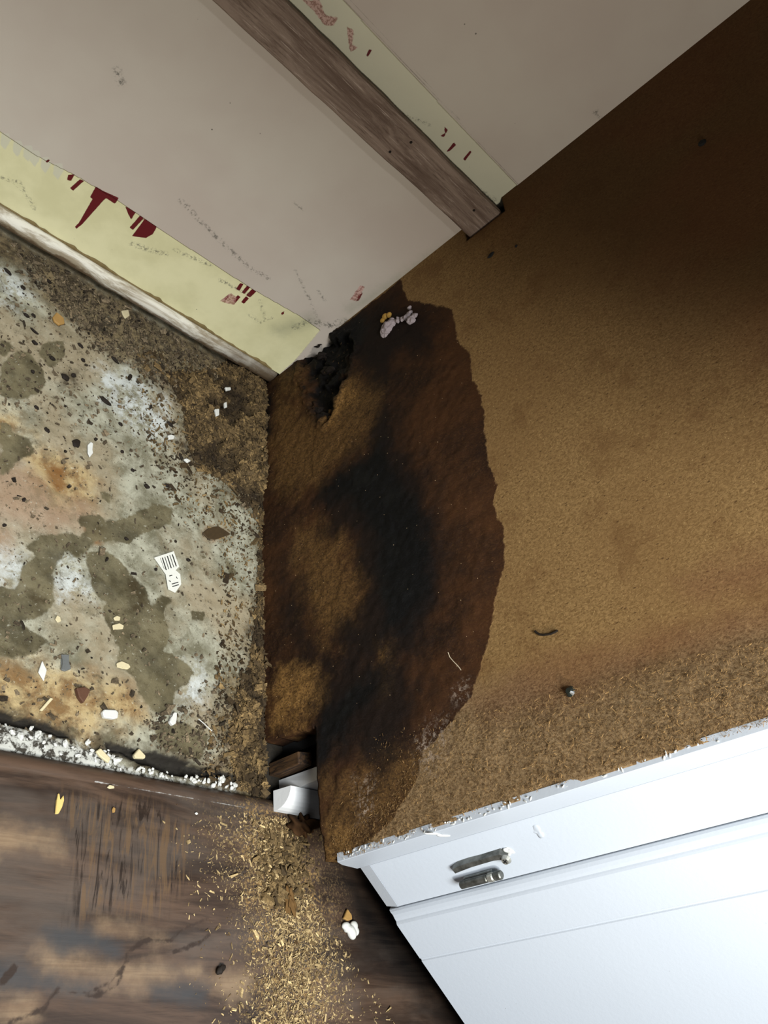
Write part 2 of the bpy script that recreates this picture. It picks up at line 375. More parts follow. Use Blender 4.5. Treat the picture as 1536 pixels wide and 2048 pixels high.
# ---- concrete floor
us = ax((-1.3, -0.46, 0.06), (-0.46, 0.10, 0.002), (0.10, 1.0, 0.07)); vs = ax((-2.2, -0.60, 0.1), (-0.60, 0.04, 0.002))
X, Y, q = grid(us, vs, None); Q = np.stack([X, Y], 1)
wetp = [[(0, 735), (30, 700), (60, 705), (90, 740), (95, 765), (80, 785), (40, 800), (0, 790)],
        [(80, 685), (130, 680), (125, 720), (100, 738), (82, 712)], [(0, 676), (22, 682), (28, 700), (8, 712), (0, 705)],
        [(0, 842), (20, 850), (25, 870), (60, 875), (72, 900), (60, 915), (30, 925), (20, 945), (0, 950)],
        [(160, 1030), (197, 1028), (211, 1043), (270, 1028), (310, 1006), (350, 1017), (339, 1046), (299, 1065), (255, 1086), (197, 1083), (179, 1097), (157, 1116), (135, 1105), (113, 1127), (106, 1152), (109, 1203), (87, 1229), (62, 1240), (36, 1247), (0, 1243), (-60, 1243), (-60, 1174), (0, 1174), (22, 1178), (44, 1159), (44, 1137), (73, 1112), (51, 1094), (84, 1072), (120, 1065), (160, 1072), (171, 1057), (158, 1046)],
        [(175, 1103), (204, 1101), (237, 1116), (262, 1148), (292, 1178), (303, 1207), (325, 1190), (343, 1200), (330, 1221), (332, 1239), (344, 1270), (328, 1302), (375, 1325), (387, 1345), (375, 1368), (352, 1387), (344, 1419), (312, 1427), (281, 1395), (270, 1356), (234, 1329), (238, 1298), (219, 1262), (207, 1223), (211, 1207), (193, 1192), (182, 1163), (173, 1126)],
        [(-40, 1235), (0, 1235), (39, 1243), (70, 1262), (96, 1282), (70, 1309), (23, 1317), (-40, 1317)],
        [(200, 982), (224, 988), (219, 1002), (204, 999)], [(399, 1108), (417, 1112), (405, 1121)],
        [(448, 1105), (463, 1130), (477, 1148), (463, 1152), (452, 1130)], [(381, 1221), (408, 1225), (405, 1240), (383, 1240)],
        [(300, 1450), (350, 1440), (420, 1470), (400, 1520), (330, 1500)]]
A = {}
A['wet'] = sd_polys(Q, [F2(p) for p in wetp])
A['pink'] = sd_polys(Q, [F2([(-40, 930), (60, 920), (150, 985), (190, 1040), (110, 1070), (40, 1060), (-40, 1080)]), F2([(-40, 1030), (40, 1050), (20, 1100), (-40, 1110)])])
A['orange'] = sd_polys(Q, [F2([(60, 900), (120, 900), (190, 960), (185, 1010), (110, 1000), (60, 940)]), F2([(-40, 1320), (60, 1322), (130, 1350), (260, 1370), (290, 1430), (170, 1480), (60, 1460), (-40, 1430)]), F2([(-40, 830), (30, 830), (60, 860), (10, 870), (-40, 860)])])
A['white'] = sd_polys(Q, [F2([(200, 740), (280, 750), (335, 800), (350, 860), (320, 885), (250, 850), (210, 800)]), F2([(0, 540), (60, 560), (60, 600), (10, 610)]), F2([(390, 1330), (430, 1370), (380, 1420), (360, 1390)]), F2([(120, 1120), (165, 1130), (180, 1190), (120, 1190)]), F2([(-20, 1100), (40, 1110), (40, 1150), (10, 1172), (-20, 1160)])])
A['rust'] = sd_polys(Q, [F2([(95, 930), (130, 935), (135, 975), (115, 982), (98, 960)]), F2([(175, 1060), (205, 1060), (205, 1085), (185, 1085)]), F2([(405, 1062), (425, 1055), (455, 1065), (430, 1080), (408, 1072)])])
A['dark'] = sd_polys(Q, [F2([(262, 1170), (290, 1185), (300, 1210), (270, 1215)]), F2([(60, 1190), (90, 1200), (90, 1225), (66, 1220)]), F2([(120, 745), (150, 745), (150, 765), (125, 770)]), F2([(-40, 430), (0, 462), (120, 530), (330, 660), (520, 760), (500, 780), (300, 665), (100, 545), (-40, 480)]),  # long strip below the lath paints in the shadow of its gap
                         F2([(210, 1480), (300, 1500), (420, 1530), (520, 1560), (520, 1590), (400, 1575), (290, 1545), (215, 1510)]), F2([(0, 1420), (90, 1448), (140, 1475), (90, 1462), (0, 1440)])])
A['grime'] = sd_polys(Q, [F2([(-40, 440), (0, 462), (250, 600), (545, 765), (555, 900), (545, 1010), (480, 1010), (440, 960), (385, 940), (365, 900), (365, 830), (330, 770), (250, 720), (190, 700), (150, 650), (90, 600), (50, 520), (-40, 500)]),
                          F2([(545, 1000), (700, 1400), (700, 1620), (545, 1620), (470, 1600), (425, 1530), (440, 1400), (485, 1300), (517, 1180), (512, 1080)])])
A['thinset'] = sd_polys(Q, [F2([(-60, 1432), (0, 1444), (110, 1474), (200, 1506), (230, 1530), (330, 1556), (470, 1585), (470, 1600), (0, 1510), (-60, 1500)])])
crack = sd_polys(Q, [F2([(-60, 1405), (0, 1418), (70, 1436), (110, 1452), (150, 1468), (150, 1482), (100, 1470), (0, 1442), (-60, 1430)]), F2([(208, 1482), (240, 1492), (300, 1500), (345, 1512), (400, 1530), (470, 1548), (470, 1566), (400, 1556), (340, 1545), (290, 1530), (240, 1510), (214, 1504)])])
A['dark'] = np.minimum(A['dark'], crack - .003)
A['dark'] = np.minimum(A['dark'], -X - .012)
A['crack'] = np.minimum(crack, -X - .003)
near = sst(X, -0.5, -0.44) * sst(Y, -0.6, -0.56)
Z = near * ((fbm(X, Y, 35, 5, 3) - 0.5) * 0.003 + (fbm(X, Y, 220, 3, 9) - 0.5) * 0.0012) + np.where((A['thinset'] < 0) & (crack > 0.002), -A['thinset'], 0) * 0.25 * vnoise(X, Y, 160, 5)
Z -= 0.010 * sst(-crack + (fbm(X, Y, 70, 3, 15) - .5) * .008, 0, 0.004)
floor = mesh_obj('floor', np.stack([X, Y, Z - 0.0005], 1), q, M_CONC, smooth=True, attrs=A); tagit(floor, kind='structure')

# ---- laminate boards
LE = -0.532
us = ax((-1.3, -0.40, 0.06), (-0.40, 0.26, 0.0025), (0.26, 1.4, 0.06))
vs = ax((-2.2, -0.80, 0.07), (-0.80, -0.546, 0.0025)); vs = np.concatenate([vs, [-0.544, -0.541, -0.537, LE, LE]])
X, Y, q = grid(us, vs, None); Q = np.stack([X, Y], 1)
LZ = 0.009
Z = np.full(len(X), LZ) + sst(-Y, .54, .56) * (fbm(X, Y, 30, 3, 2) - .5) * 0.0008
nv = len(vs); vi = np.tile(np.arange(nv), len(us))
Z = np.where(vi == nv - 4, LZ + 0.0012, Z); Z = np.where(vi == nv - 3, LZ - 0.0004, Z); Z = np.where(vi == nv - 2, LZ - 0.003, Z); Z = np.where(vi == nv - 1, 0.0, Z)
f = lambda p: F2(p, LZ)
A = {}
A['tan'] = sd_polys(Q, [f([(85, 1905), (170, 1908), (245, 1925), (400, 1930), (400, 1950), (300, 1968), (200, 1955), (90, 1945)]), f([(195, 1848), (330, 1870), (330, 1880), (200, 1862)]), f([(-30, 1660), (100, 1670), (110, 1700), (-30, 1715)]), f([(-30, 2005), (70, 2010), (60, 2050), (-30, 2050)]), f([(430, 1955), (500, 1955), (490, 1990), (430, 1980)])])
A['blue'] = sd_polys(Q, [f([(90, 1860), (180, 1850), (230, 1900), (120, 1905)]), f([(-30, 1940), (60, 1935), (190, 1965), (180, 1995), (60, 1990), (-30, 2000)]), f([(300, 1970), (420, 1975), (410, 2010), (310, 1995)])])
A['crack'] = sd_lines(Q, [(f([(20, 2045), (85, 2020), (115, 1980), (150, 1985), (190, 1993), (235, 1970), (255, 1905), (290, 1880), (340, 1882), (365, 1860), (420, 1835)]), 0.0012), (f([(190, 1978), (220, 1965), (255, 1920)]), 0.001), (f([(345, 1905), (400, 1885), (420, 1868)]), 0.001), (f([(5, 1965), (30, 1935)]), 0.002)])
A['edge_glint'] = sd_lines(Q, [(f([(190, 1563), (240, 1570), (300, 1581), (345, 1589), (400, 1598)]), .0005), (f([(420, 1602), (470, 1612), (520, 1618)]), .0001)])  # highlight on the laminate edge, drawn as pale strokes
A['ripple'] = sd_polys(Q, [f([(130, 1585), (290, 1600), (390, 1660), (370, 1760), (330, 1830), (150, 1830), (140, 1700)])])
A['dark'] = sd_polys(Q, [f([(690, 1715), (790, 1850), (930, 2060), (980, 2100), (900, 2060), (800, 1960), (720, 1880), (690, 1800), (640, 1740)]), f([(560, 1600), (660, 1610), (660, 1690), (620, 1660), (590, 1620)]), f([(690, 1740), (960, 1740), (1000, 2150), (910, 2060)])])  # shadow under the cabinet front and by the moulding, painted near-black
A['dust'] = sd_polys(Q, [f([(500, 1600), (560, 1615), (600, 1640), (610, 1700), (640, 1750), (660, 1830), (640, 1900), (660, 1960), (640, 2060), (610, 2200), (520, 2200), (500, 2060), (530, 1960), (520, 1880), (490, 1800), (500, 1720), (490, 1660)])])
A['grit'] = sd_polys(Q, [f([(430, 1600), (650, 1600), (700, 1800), (700, 2060), (480, 2060), (480, 1900), (440, 1740), (400, 1660)]), f([(370, 1600), (560, 1620), (540, 1640), (380, 1615)])])
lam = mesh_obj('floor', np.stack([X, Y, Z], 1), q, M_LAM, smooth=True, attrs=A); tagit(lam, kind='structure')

# ---- wall
YB = 0.104   # top of the bare yellow band
us = ax((-1.3, -0.48, 0.06), (-0.48, 0.012, 0.0012), (0.012, 1.0, 0.08)); vs = ax((0.030, 0.46, 0.0012), (0.46, 0.70, 0.006), (0.70, 2.4, 0.12))
X, V, q = grid(us, vs, None); Q = np.stack([X, V], 1)
w_ = W2
A = {}
low = w_([(-500, -190), (-300, 20), (0, 262), (75, 312), (150, 350), (235, 400), (315, 455), (400, 510), (500, 575), (600, 632), (640, 660), (590, 720), (545, 760), (-100, 420), (-500, 150)])
comb = []
for (x0, y0) in [(12, 278), (37, 292), (58, 302), (72, 312), (93, 325), (118, 338)]:
    comb.append(w_([(x0 - 9, y0 - 12), (x0 + 6, y0 - 12), (x0 + 10, y0 + 2), (x0 - 2, y0 + 22), (x0 - 12, y0 + 10)]))
hi_ = np.array([(-1.3, .372), (-1.3, .409), (-.30, .409), (-.2, .4075), (-.1, .4065), (0.02, .4065), (0.02, .372)])
A['yellow'] = sd_polys(Q, [low, hi_])
A['pale'] = sd_polys(Q, comb + [hi_])
redp = [[(150, 453), (158, 445), (185, 398), (180, 394), (192, 372), (205, 380), (238, 395), (230, 408), (212, 396), (206, 402), (165, 448), (152, 458)],
        [(250, 412), (272, 424), (262, 440), (255, 425)], [(259, 455), (281, 430), (288, 436), (266, 460)], [(264, 472), (290, 437), (314, 453), (306, 468), (292, 476), (276, 474)],
        [(136, 350), (150, 348), (142, 362), (134, 360)], [(140, 376), (160, 358), (168, 362), (146, 382)], [(91, 323), (98, 316), (100, 320), (94, 326)],
        [(472, 578), (480, 566), (487, 568), (479, 582)], [(483, 585), (494, 571), (501, 574), (489, 588)], [(492, 590), (505, 577), (513, 583), (500, 595)],
        [(465, 600), (476, 590), (481, 594), (470, 607)], [(482, 604), (492, 592), (498, 597), (488, 608)], [(446, 598), (458, 588), (460, 592), (449, 603)],
        [(562, 626), (569, 622), (568, 628), (563, 630)],
        [(888, 252), (896, 260), (888, 274), (880, 272), (890, 266)], [(892, 304), (908, 284), (912, 290), (900, 302)], [(926, 318), (941, 300), (943, 304), (930, 322)], [(732, 112), (738, 98), (744, 100), (736, 114)],
        [(716, 590), (726, 584), (718, 600), (712, 602)]]
A['red'] = sd_polys(Q, [w_(p) for p in redp])
A['pink'] = sd_polys(Q, [w_(p) for p in [[(605, 0), (640, 0), (650, 30), (675, 35), (668, 52), (648, 50), (628, 22)], [(694, 55), (708, 60), (704, 90), (718, 96), (700, 104), (696, 80)], [(440, 602), (462, 586), (474, 596), (468, 610), (452, 606)], [(700, 598), (720, 570), (730, 572), (712, 602)]]])
A['scuff'] = sd_lines(Q, [(w_(p), wd) for p, wd in [([(362, 400), (400, 440), (450, 490), (500, 535), (535, 555)], .0022), ([(235, 140), (242, 165)], .0035), ([(5, 355), (40, 365), (70, 420)], .0015), ([(590, 405), (606, 418)], .001), ([(265, 488), (300, 500), (330, 508)], .003), ([(350, 500), (420, 530)], .002), ([(440, 560), (500, 590)], .002), ([(500, 630), (520, 645), (545, 635)], .0015), ([(520, 600), (530, 640)], .001), ([(590, 655), (620, 640), (660, 650), (690, 640)], .004), ([(635, 580), (650, 600)], .001), ([(590, 540), (620, 600), (640, 650)], .001), ([(690, 180), (860, 250)], .001), ([(1190, 220), (1200, 232)], .002), ([(700, 150), (880, 330), (990, 400)], .002)]])
A['line'] = sd_lines(Q, [(np.array([(-1.3, .4105), (-.2, .4095), (-.1, .4085), (0.02, .408)]), 0.0003), (np.array([(-.48, .4145), (-.2, .4125), (-.1, .4105)]), 0.0001), (w_([(0, 356), (28, 368), (45, 385), (66, 420)]), 0.0002), (w_([(590, 406), (606, 420)]), 0.0003)])
A['smear'] = sd_lines(Q, [(w_([(930, 475), (850, 520), (780, 570), (700, 620)]), .004), (w_([(560, 660), (620, 640)]), .008), (w_([(700, 640), (800, 575)]), 0.004)])
A['mould_and_shade'] = np.minimum(sd_polys(Q, [w_([(655, 690), (672, 668), (700, 640), (712, 640), (712, 660), (650, 740), (600, 760)]), w_([(985, 425), (1005, 405), (1022, 392), (1040, 400), (1010, 440)])]), 0.0 * X + 1)  # second patch paints the darkness of the slot at the batten end
Yv = np.zeros(len(X)) - 0.0008 * (A['yellow'] > 0)
wall = mesh_obj('wall_back_and_gap_shade', np.stack([X, Yv, V], 1), q, M_WALL, attrs=A); tagit(wall, kind='structure')
wt = bm_obj('wall_back_and_gap_shade', box_bm(-1.3, 1.0, 0.022, 0.06, 0.0, 2.4), M_BLACK); tagit(wt, kind='structure')  # black backing stands in for the shade in the gap under the lath

# ---- lath along the foot of the wall
bm = bmesh.new(); prof = [(0.0, .0300), (-.0045, .0305), (-.0085, .0280), (-.0105, .0225), (-.0095, .0150), (-.006, .0125), (0.0, .0125)]
xs = list(np.linspace(-1.2, -0.004, 160)); rings = []
for x in xs:
    k = 0.45 + 0.55 * min(1, (-x) / 0.13)
    j = (vnoise(np.array([x]), np.array([0.]), 55, 4)[0] - .5) * 0.0022
    rings.append([bm.verts.new((x, yy * k - (0.0009 if yy else 0) + (j if i in (2, 3, 4) else 0), zz + (j if 0 < i < 5 else 0))) for i, (yy, zz) in enumerate(prof)])
n = len(prof)
for a, b in zip(rings, rings[1:]):
    for i in range(n): bm.faces.new((a[i], a[(i + 1) % n], b[(i + 1) % n], b[i]))
bm.faces.new(rings[0]); bm.faces.new(rings[-1][::-1])
tr = bm_obj('trim_1', bm, M_LATH, smooth=True); tagit(tr, kind='structure')

# frayed brown paper edge of the wallboard above the lath
bm = bmesh.new(); xs = np.arange(-1.2, -0.012, 0.0022); prev = None
for x in xs:
    nz = vnoise(np.array([x]), np.array([3.]), 160, 8)[0]; n2 = vnoise(np.array([x]), np.array([7.]), 40, 9)[0]
    t = 0.0312 + 0.0028 * nz * n2 * 2; d = -0.0012 - 0.0035 * n2 * nz
    r = [bm.verts.new(p) for p in ((x, -0.0004, t), (x, d, t - 0.001), (x, d, 0.0295), (x, -0.0004, 0.0295))]
    if prev:
        for i in range(4): bm.faces.new((prev[i], prev[(i + 1) % 4], r[(i + 1) % 4], r[i]))
    prev = r
te = bm_obj('trim_2', bm, plain('torn_wallboard_edge', (112, 96, 62), 0.35, 0.85)); tagit(te, kind='structure')

# ================================================================== WALL BATTEN
bat = empty('wall_batten', (-0.5, -0.01, 0.3385)); tagit(bat, 'grey weathered wooden batten fixed across the pale back wall, ending at the brown side', 'batten')
BX1 = 0.004
bm = bmesh.new(); xs = np.linspace(-1.25, BX1, 220); prev = None
for i, x in enumerate(xs):
    n1 = vnoise(np.array([x]), np.array([1.]), 40, 1)[0] - .5; n2 = vnoise(np.array([x]), np.array([5.]), 60, 2)[0] - .5
    y1 = -0.020; z0 = .3385 + n1 * .0012; z1 = .3794 + n2 * .0012
    r = [bm.verts.new(p) for p in ((x + .5, -0.002, z0 - .3385), (x + .5, y1 + .0112, z0 - .3385), (x + .5, y1 + .01, z0 - .3385 + .0014), (x + .5, y1 + .01, z1 - .3385 - .0014), (x + .5, y1 + .0112, z1 - .3385), (x + .5, -0.002, z1 - .3385))]
    if prev:
        for k in range(6): bm.faces.new((prev[k], prev[(k + 1) % 6], r[(k + 1) % 6], r[k]))
    else: bm.faces.new(r)
    prev = r
bm.faces.new(prev[::-1]); bm_obj('board', bm, M_BATTEN, bat)
def disc(name, c, nrm, r, h, mat, parent=None, seg=14, dome=0.4):
    bm = bmesh.new(); bmesh.ops.create_cone(bm, cap_ends=True, segments=seg, radius1=r, radius2=r * (1 - dome), depth=h)
    bmesh.ops.transform(bm, verts=bm.verts, matrix=Vector(nrm).to_track_quat('Z', 'Y').to_matrix().to_4x4())
    o = bm_obj(name, bm, mat, parent); o.location = c; return o
for (px, py) in [(780, 304), (948, 421), (822, 285)]:
    p = W(px, py, -0.0203); disc('nail_head', p - np.array([-.5, -.01, .3385]), (0, -1, 0), 0.0016, 0.0012, M_DKBR, bat)

# ================================================================== CABINET
cab = empty('corner_cabinet', (0.0, 0.0, 0.0)); tagit(cab, 'white diagonal fronted corner cabinet with rotting brown fibreboard side, standing against the back wall', 'cabinet')
TOPZ = 0.87
us = ax((-0.601, 0.0, 0.002)); vs = ax((0.0, 0.50, 0.002), (0.50, 0.68, 0.006), (0.68, TOPZ, 0.038))
Yp, Zp, q = grid(us, vs, None); Q = np.stack([Yp, Zp], 1)
p2 = P2
A = {}
A['wet'] = sd_polys(Q, [p2([(700, 640), (800, 560), (806, 575), (818, 602), (850, 608), (905, 618), (915, 680), (940, 710), (945, 760), (965, 790), (968, 850), (975, 920), (995, 968), (986, 1010), (1008, 1060), (1010, 1130), (990, 1190), (985, 1245), (962, 1330), (945, 1385), (915, 1430), (885, 1470), (850, 1500), (835, 1560), (790, 1640), (735, 1690), (655, 1730), (500, 1800), (400, 1500), (400, 760), (560, 745)])])
A['mould_and_shade'] = sd_polys(Q, [p2(p) for p in [
    [(700, 945), (740, 915), (770, 880), (800, 950), (840, 1010), (868, 1080), (870, 1160), (850, 1230), (810, 1270), (780, 1260), (770, 1190), (760, 1100), (730, 1030), (700, 1000), (640, 1000), (650, 975)],  # black band with a diagonal arm at its top
    [(620, 670), (660, 655), (720, 630), (735, 660), (720, 700), (702, 740), (690, 790), (665, 830), (640, 840), (620, 800), (605, 760), (600, 700)],
    [(640, 1440), (700, 1390), (760, 1340), (770, 1380), (720, 1430), (690, 1480), (645, 1540), (632, 1490)],
    [(525, 760), (545, 790), (550, 860), (538, 880), (525, 830)]]])
A['deep'] = sd_polys(Q, [p2(p) for p in [
    [(700, 640), (790, 600), (880, 640), (870, 700), (800, 720), (790, 800), (820, 900), (880, 1010), (900, 1150), (880, 1260), (830, 1330), (760, 1320), (700, 1320), (670, 1280), (740, 1190), (700, 1080), (620, 1020), (660, 960), (740, 880), (770, 800), (720, 740), (700, 720), (690, 680)],
    [(660, 1320), (740, 1300), (830, 1310), (850, 1400), (830, 1470), (760, 1540), (700, 1500), (650, 1460), (640, 1400)],
    [(570, 1150), (600, 1160), (640, 1290), (600, 1330), (580, 1240)]]])
A['tan'] = sd_polys(Q, [p2(p) for p in [[(560, 790), (640, 850), (700, 760), (760, 770), (760, 870), (690, 930), (640, 980), (570, 990), (545, 900)], [(600, 1060), (690, 1080), (740, 1190), (720, 1260), (640, 1280), (610, 1180)], [(560, 760), (600, 730), (600, 800), (560, 800)], [(660, 1560), (840, 1500), (870, 1560), (740, 1680), (655, 1720)]]])
A['gold'] = sd_polys(Q, [p2(p) for p in [[(560, 1350), (610, 1330), (660, 1360), (660, 1410), (600, 1450), (550, 1460)], [(665, 800), (700, 770), (712, 800), (690, 830), (665, 850)], [(765, 1300), (790, 1290), (785, 1350), (765, 1400)], [(655, 1690), (690, 1650), (710, 1690), (690, 1720), (655, 1725)], [(840, 1580), (930, 1480), (1000, 1480), (900, 1600), (800, 1670)]]])
A['mildew'] = sd_polys(Q, [p2(p) for p in [[(835, 1500), (860, 1450), (890, 1440), (900, 1480), (870, 1540), (840, 1530)], [(720, 1560), (750, 1565), (750, 1640), (725, 1640)], [(915, 1380), (935, 1370), (930, 1400), (915, 1405)]]])
A['fuzz'] = sd_polys(Q, [p2([(870, 1420), (1000, 1370), (1200, 1350), (1400, 1290), (1700, 1210), (1700, 1500), (600, 1850), (640, 1500)])])
A['redband'] = sd_polys(Q, [p2([(940, 1400), (1060, 1320), (1250, 1280), (1400, 1235), (1700, 1150), (1700, 1230), (1440, 1290), (1300, 1340), (1180, 1400), (980, 1450)]), p2([(1350, 1160), (1500, 1100), (1640, 1090), (1640, 1160), (1400, 1210)])])
A['upper_shade'] = sd_polys(Q, [p2([(930, 440), (1100, 600), (1350, 720), (1800, 740), (2200, 300), (1500, -300), (900, 300)])])
# relief: swelling, furry front, rotted pocket near the back corner
hole = sd_poly(Q, p2([(618, 672), (640, 662), (668, 676), (700, 668), (712, 700), (704, 742), (690, 770), (676, 805), (668, 838), (655, 852), (640, 838), (622, 800), (604, 765), (598, 720), (606, 690)])) + (fbm(Yp, Zp, 120, 4, 6) - .5) * 0.018
xr = np.zeros(len(Yp))
xr -= 0.0022 * sst(-A['wet'], 0.0, 0.03)
xr -= 0.005 * sst(-A['wet'], 0.02, 0.08) * fbm(Yp, Zp, 9, 2, 21)
xr -= sst(-A['fuzz'], -0.01, 0.04) * (0.0015 + 0.003 * (fbm(Yp, Zp, 60, 4, 8) - .5))
xr -= sst(-A['wet'], 0, 0.02) * (fbm(Yp, Zp, 150, 3, 12) - .5) * 0.0022
rim = np.exp(-((hole - 0.004) / 0.004) ** 2); xr -= rim * 0.0035 * vnoise(Yp, Zp, 260, 5)
xr += sst(-hole, 0.0, 0.006) * (0.012 + 0.008 * (fbm(Yp, Zp, 130, 4, 2) - .5) - 0.007 * sst(fbm(Yp, Zp, 55, 3, 71), .55, .7))
rimw = np.minimum(A['mould_and_shade'], hole + 0.001); A['mould_and_shade'] = np.where(hole < 0.0, rimw - 0.004 * sst(fbm(Yp, Zp, 55, 3, 71), .35, .5) + 0.016 * sst(fbm(Yp, Zp, 55, 3, 71), .58, .70), A['mould_and_shade'])  # blackens the pocket in colour, as if it lay in deep shade
# which cells exist: toe notch at the front foot, slot for the batten
cc = Q[q].mean(1)
jag = (fbm(cc[:, 0], cc[:, 1], 90, 3, 4) - .5) * 0.010
notch = (cc[:, 0] < -0.474 - 0.1 * cc[:, 1] + jag * .8) & (cc[:, 1] < 0.0745 + jag * 0.45)
slot = (cc[:, 0] > -0.023) & (cc[:, 1] > 0.3345) & (cc[:, 1] < 0.386)
keep = ~(notch | slot)
q = q[keep]
nV = len(Yp); T = 0.016
front = np.stack([xr, Yp, Zp], 1); back = np.stack([np.full(nV, T + 0.006), Yp, Zp], 1)
e = np.concatenate([q[:, [0, 1]], q[:, [1, 2]], q[:, [2, 3]], q[:, [3, 0]]]); key = np.sort(e, 1); kk = key[:, 0].astype(np.int64) * nV + key[:, 1]
uq, idx, cnt = np.unique(kk, return_index=True, return_counts=True); be = e[idx[cnt == 1]]
rimf = np.stack([be[:, 1], be[:, 0], be[:, 0] + nV, be[:, 1] + nV], 1)
faces = np.concatenate([q[:, ::-1], q + nV, rimf[:, ::-1]])
used = np.unique(faces); remap = np.full(2 * nV, -1); remap[used] = np.arange(len(used))
VV = np.concatenate([front, back])[used]; A2 = {k: np.concatenate([v, v])[used] for k, v in A.items()}
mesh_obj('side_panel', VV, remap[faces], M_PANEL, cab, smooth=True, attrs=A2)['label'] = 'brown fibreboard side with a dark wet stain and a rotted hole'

# face frame: narrow return strip and diagonal stile
c44, s44 = math.cos(0.7715), math.sin(0.7715)
D = np.array([c44, -s44, 0]); NO = np.array([-s44, -c44, 0])          # along the diagonal, outward normal
O0 = np.array([0.034, -0.604, 0.0])
def dp(s, z, o=0.0):
    p = O0 + D * s + NO * o; return (p[0], p[1], z)
frame = bm_obj('face_frame', (lambda bm: (prism(bm, [(-0.0015, -0.6045, 0.0905), (0.010, -0.6045, 0.0845), (0.0335, -0.6045, 0.0795), (0.0335, -0.597, 0.0795), (-0.0015, -0.597, 0.0905)], (0, 0, 0.7805), 0.0004, 1), bm)[1])(bmesh.new()), M_WHITE, cab)
bm = bmesh.new()
# stile with a chamfered foot
S1 = 0.0455
prism(bm, [dp(0, 0.094, 0), dp(S1, 0.094, 0), dp(S1, 0.094, -0.02), dp(0.0, 0.094, -0.02)], (0, 0, TOPZ - 0.094), 0.0006, 1)
a = [dp(0, 0.094, 0), dp(S1, 0.094, 0), dp(S1 - .001, 0.079, -0.0035), dp(0.000, 0.079, -0.0035)]
b = [dp(0, 0.094, -0.02), dp(S1, 0.094, -0.02), dp(S1 - .001, 0.079, -0.02), dp(0.0, 0.079, -0.02)]
va = [bm.verts.new(p) for p in a]; vb = [bm.verts.new(p) for p in b]
bm.faces.new(va); bm.faces.new(vb[::-1])
for i in range(4): bm.faces.new((va[i], vb[i], vb[(i + 1) % 4], va[(i + 1) % 4]))
bm_obj('stile', bm, M_WHITE, cab)
# far stile and rails hidden behind the door
bm = bmesh.new(); prism(bm, [dp(0.385, 0.079, 0), dp(0.43, 0.079, 0), dp(0.43, 0.079, -0.02), dp(0.385, 0.079, -0.02)], (0, 0, TOPZ - 0.079), 0.0006, 1); bm_obj('stile', bm, M_WHITE, cab)
bm = bmesh.new(); prism(bm, [dp(S1 + .001, 0.082, -0.002), dp(0.384, 0.082, -0.002), dp(0.384, 0.082, -0.02), dp(S1 + .001, 0.082, -0.02)], (0, 0, 0.03)); bm_obj('rail', bm, M_WHITE, cab)
bm = bmesh.new(); prism(bm, [dp(S1 + .001, TOPZ - .05, -0.002), dp(0.384, TOPZ - .05, -0.002), dp(0.384, TOPZ - .05, -0.02), dp(S1 + .001, TOPZ - .05, -0.02)], (0, 0, 0.05)); bm_obj('rail', bm, M_WHITE, cab)
# door: lipped edge, flat face, shallow bead groove
def door_bm(s0, s1, z0, z1):
    bm = bmesh.new()
    prof = [(0.0, -0.001), (0.0, 0.0006), (0.0012, 0.0022), (0.0036, 0.0038), (0.0066, 0.0046), (0.0092, 0.0048), (0.0102, 0.0056), (0.0116, 0.0065),
            (0.0480, 0.0065), (0.0488, 0.0057), (0.0502, 0.0057), (0.0510, 0.0065)]
    rings = []
    for k, (s, o) in enumerate(prof):
        zz = min(s, 0.0035) if k < 8 else 0.0035
        zb = z0 + (zz if k < 8 else 0.0035)
        zt = z1 - s
        if k >= 8: zb = z0 + 0.0035
        rings.append([bm.verts.new(dp(s0 + s, zb, o)), bm.verts.new(dp(s1 - s, zb, o)), bm.verts.new(dp(s1 - s, zt, o)), bm.verts.new(dp(s0 + s, zt, o))])
    for a, b in zip(rings, rings[1:]):
        for i in (1, 2, 3): bm.faces.new((a[i], a[(i + 1) % 4], b[(i + 1) % 4], b[i]))
        va, vb = a, b
    # underside follows the profile of the sides
    bm.faces.new(rings[-1])
    bot = [r[0] for r in rings] + [r[1] for r in rings[::-1]]
    bm.faces.new(bot[:len(rings)] + bot[len(rings):])
    bm.faces.new([rings[0][i] for i in (3, 2, 1, 0)])
    return bm
door = bm_obj('door', door_bm(S1 + 0.0004, 0.388, 0.0835, TOPZ - 0.02), M_WHITE, cab)

# hinge on the stile
def dz(px, py, o=0.0):
    """point on a plane parallel to the diagonal front, offset o"""
    n = -NO; return un(px, py, n, n @ (O0 + NO * o))
hinge = bmesh.new()
def ribbon(bm, pts, wd, th, o0):
    """flat bar following pts (s,z) with width wd, thickness th"""
    pts = [np.array(p, float) for p in pts]; L = []; Rr = []
    for i, p in enumerate(pts):
        t = pts[min(i + 1, len(pts) - 1)] - pts[max(i - 1, 0)]; t /= np.linalg.norm(t); n = np.array([-t[1], t[0]])
        ww = wd[i] if isinstance(wd, (list, tuple)) else wd
        L.append(p + n * ww / 2); Rr.append(p - n * ww / 2)
    m = len(pts); v = {}
    for i in range(m):
        v[i] = [bm.verts.new(dp(L[i][0], L[i][1], o0)), bm.verts.new(dp(L[i][0] * .78 + Rr[i][0] * .22, L[i][1] * .78 + Rr[i][1] * .22, o0 + th)),
                bm.verts.new(dp(L[i][0] * .22 + Rr[i][0] * .78, L[i][1] * .22 + Rr[i][1] * .78, o0 + th)), bm.verts.new(dp(Rr[i][0], Rr[i][1], o0))]
    for i in range(m - 1):
        for k in range(4): bm.faces.new((v[i][k], v[i][(k + 1) % 4], v[i + 1][(k + 1) % 4], v[i + 1][k]))
    bm.faces.new(v[0]); bm.faces.new(v[m - 1][::-1])
